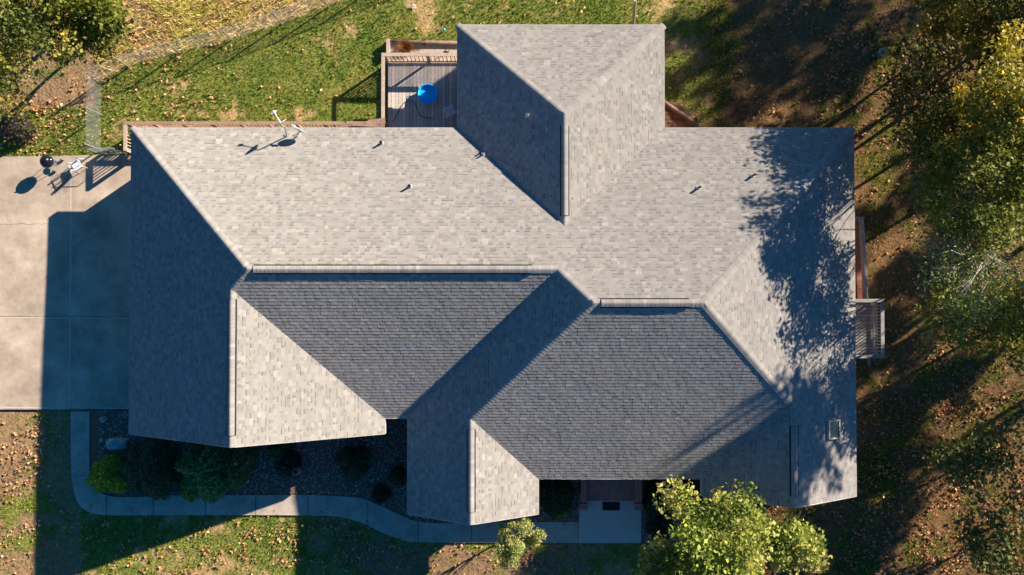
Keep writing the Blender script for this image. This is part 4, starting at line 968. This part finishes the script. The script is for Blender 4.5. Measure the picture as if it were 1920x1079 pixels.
# grass tufts
N = 300000; X = rs.uniform(-24, 24, N); Y = rs.uniform(-14, 14.5, N); g, d, b, n1, n2, n3 = ground_kind(X, Y)
keep = (rs.rand(N) < g*.9+b*.5) & ~inside_any(X, Y) & ~front_bed(X, Y); X, Y, g, b, n2 = X[keep], Y[keep], g[keep], b[keep], n2[keep]; n = len(X)
hh = (.05+.06*rs.rand(n))*(1+1.8*b); a = rs.rand(n)*2*np.pi; ww = .016+.014*rs.rand(n)
Zb = -.08; ln = rs.randn(n, 2)*.035*(1+b)[:, None]
dxw, dyw = np.cos(a)*ww, np.sin(a)*ww
V = np.stack([np.stack([X-dxw, Y-dyw, np.full(n, Zb)], -1), np.stack([X+dxw, Y+dyw, np.full(n, Zb)], -1), np.stack([X+ln[:, 0], Y+ln[:, 1], Zb+.02+hh], -1)], 1)
gp = 1.75*np.array([(.10, .17, .025), (.14, .20, .03), (.20, .22, .04), (.08, .13, .02), (.30, .26, .08)])[rs.choice(5, n, p=[.32, .28, .2, .12, .08])]
bp_ = np.array([(.78, .62, .32), (.55, .56, .15), (.80, .64, .36)])[rs.randint(3, size=n)]
gp = gp*(1-b[:, None])+bp_*b[:, None]; gp = gp*(.7+.6*rs.rand(n))[:, None]
tag(npmesh('lawn_grass', V.reshape(-1, 3), np.arange(n*3).reshape(n, 3), M['leaf'], C=np.repeat(gp, 3, 0)), 'short patchy lawn grass', 'grass', kind='stuff')
# fallen leaves
N = 230000; X = rs.uniform(-24, 24, N); Y = rs.uniform(-14, 14.5, N); px, py = proj(X, Y, 0); g, d, b, n1, n2, n3 = ground_kind(X, Y)
den = .025+gaussmask(px, py, [(100, 250, 90, 45, .75), (60, 190, 80, 40, .4), (200, 180, 20, 90, .5), (260, 160, 90, 50, .16), (350, 200, 80, 40, .15), (30, 860, 60, 90, .38), (40, 1000, 60, 80, .28), (180, 1000, 60, 60, .18), (430, 1020, 90, 50, .65), (330, 1060, 70, 30, .4), (280, 1050, 80, 25, .3),
    (535, 1000, 25, 50, .5), (620, 1010, 60, 60, .6), (740, 1030, 80, 60, .5), (880, 1050, 90, 40, .35), (950, 1060, 100, 18, .3), (210, 1000, 60, 40, .1), (300, 60, 150, 60, .3)])
rt = (px > 1250); den = np.where(rt, .18+gaussmask(px, py, [(1750, 900, 170, 180, .5), (1500, 1010, 200, 70, .35), (1850, 760, 90, 80, .5), (1800, 600, 60, 60, .3), (1700, 160, 60, 60, .3), (1650, 60, 60, 60, .2), (1560, 130, 120, 120, .15)])-gaussmask(px, py, [(1320, 120, 60, 90, .15)]), den)
den = den*np.clip(4.2*(fbm(X*1.5, Y*1.5, 51)-.36), .04, 2.2)*.95
keep = (rs.rand(N) < den) & ~inside_any(X, Y) & ~front_bed(X, Y); P = np.stack([X[keep], Y[keep], -.02+.03*rs.rand(keep.sum())], -1)
# a few strays on paving, beds and deck
ex = rs.uniform(-19, 10, 900); ey = rs.uniform(-12, -6, 900); qx, qy = proj(ex, ey); kk = (qy > 840) & (rs.rand(900) < .5)
P = np.concatenate([P, np.stack([ex[kk], ey[kk], np.full(kk.sum(), .06)], -1)])
Vv, Fv = leaf_quads(P, .118, rs, .5); n = len(P)
lp = np.array([(.58, .32, .16), (.46, .23, .10), (.66, .42, .25), (.30, .15, .08), (.54, .26, .09)])[rs.choice(5, n, p=[.3, .22, .22, .14, .12])]*(.75+.5*rs.rand(n))[:, None]
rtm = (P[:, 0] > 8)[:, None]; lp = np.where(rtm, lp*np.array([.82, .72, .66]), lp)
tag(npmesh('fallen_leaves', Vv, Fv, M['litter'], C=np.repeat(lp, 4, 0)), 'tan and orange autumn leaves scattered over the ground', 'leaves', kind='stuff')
print('leaves', n)
# gravel stones
N = 60000; X = rs.uniform(-18, 9, N); Y = rs.uniform(-13, -4, N); k = front_bed(X, Y) & ~((X > x2L+.5) & (X < x2R-.5) & (Y > yg2+.4)); X, Y = X[k], Y[k]; n = len(X)
s = (.018+.03*rs.rand(n)); oc = np.array([(1, 0, 0), (0, 1, 0), (-1, 0, 0), (0, -1, 0), (0, 0, .7)]); ang = rs.rand(n)*6.28
R2 = np.stack([np.cos(ang), -np.sin(ang), np.sin(ang), np.cos(ang)], -1).reshape(n, 2, 2); q = np.einsum('nij,kj->nki', R2, oc[:, :2])*(1+.3*rs.randn(n, 5, 1))
V = np.stack([X[:, None]+q[..., 0]*s[:, None], Y[:, None]+q[..., 1]*s[:, None], .006+oc[None, :, 2]*s[:, None]], -1)
i = np.arange(n)[:, None]*5; F = np.concatenate([i+np.array(t) for t in ((0, 1, 4), (1, 2, 4), (2, 3, 4), (3, 0, 4))], 1).reshape(-1, 3)
cl = np.array([(.46, .25, .20), (.32, .14, .10), (.58, .44, .40), (.17, .08, .06)])[rs.randint(4, size=n)]*(.7+.6*rs.rand(n))[:, None]
tag(npmesh('gravel_stones', V.reshape(-1, 3), F, M['stone'], C=np.repeat(cl, 5, 0)), 'loose mixed gravel in the front bed', 'gravel', kind='stuff')
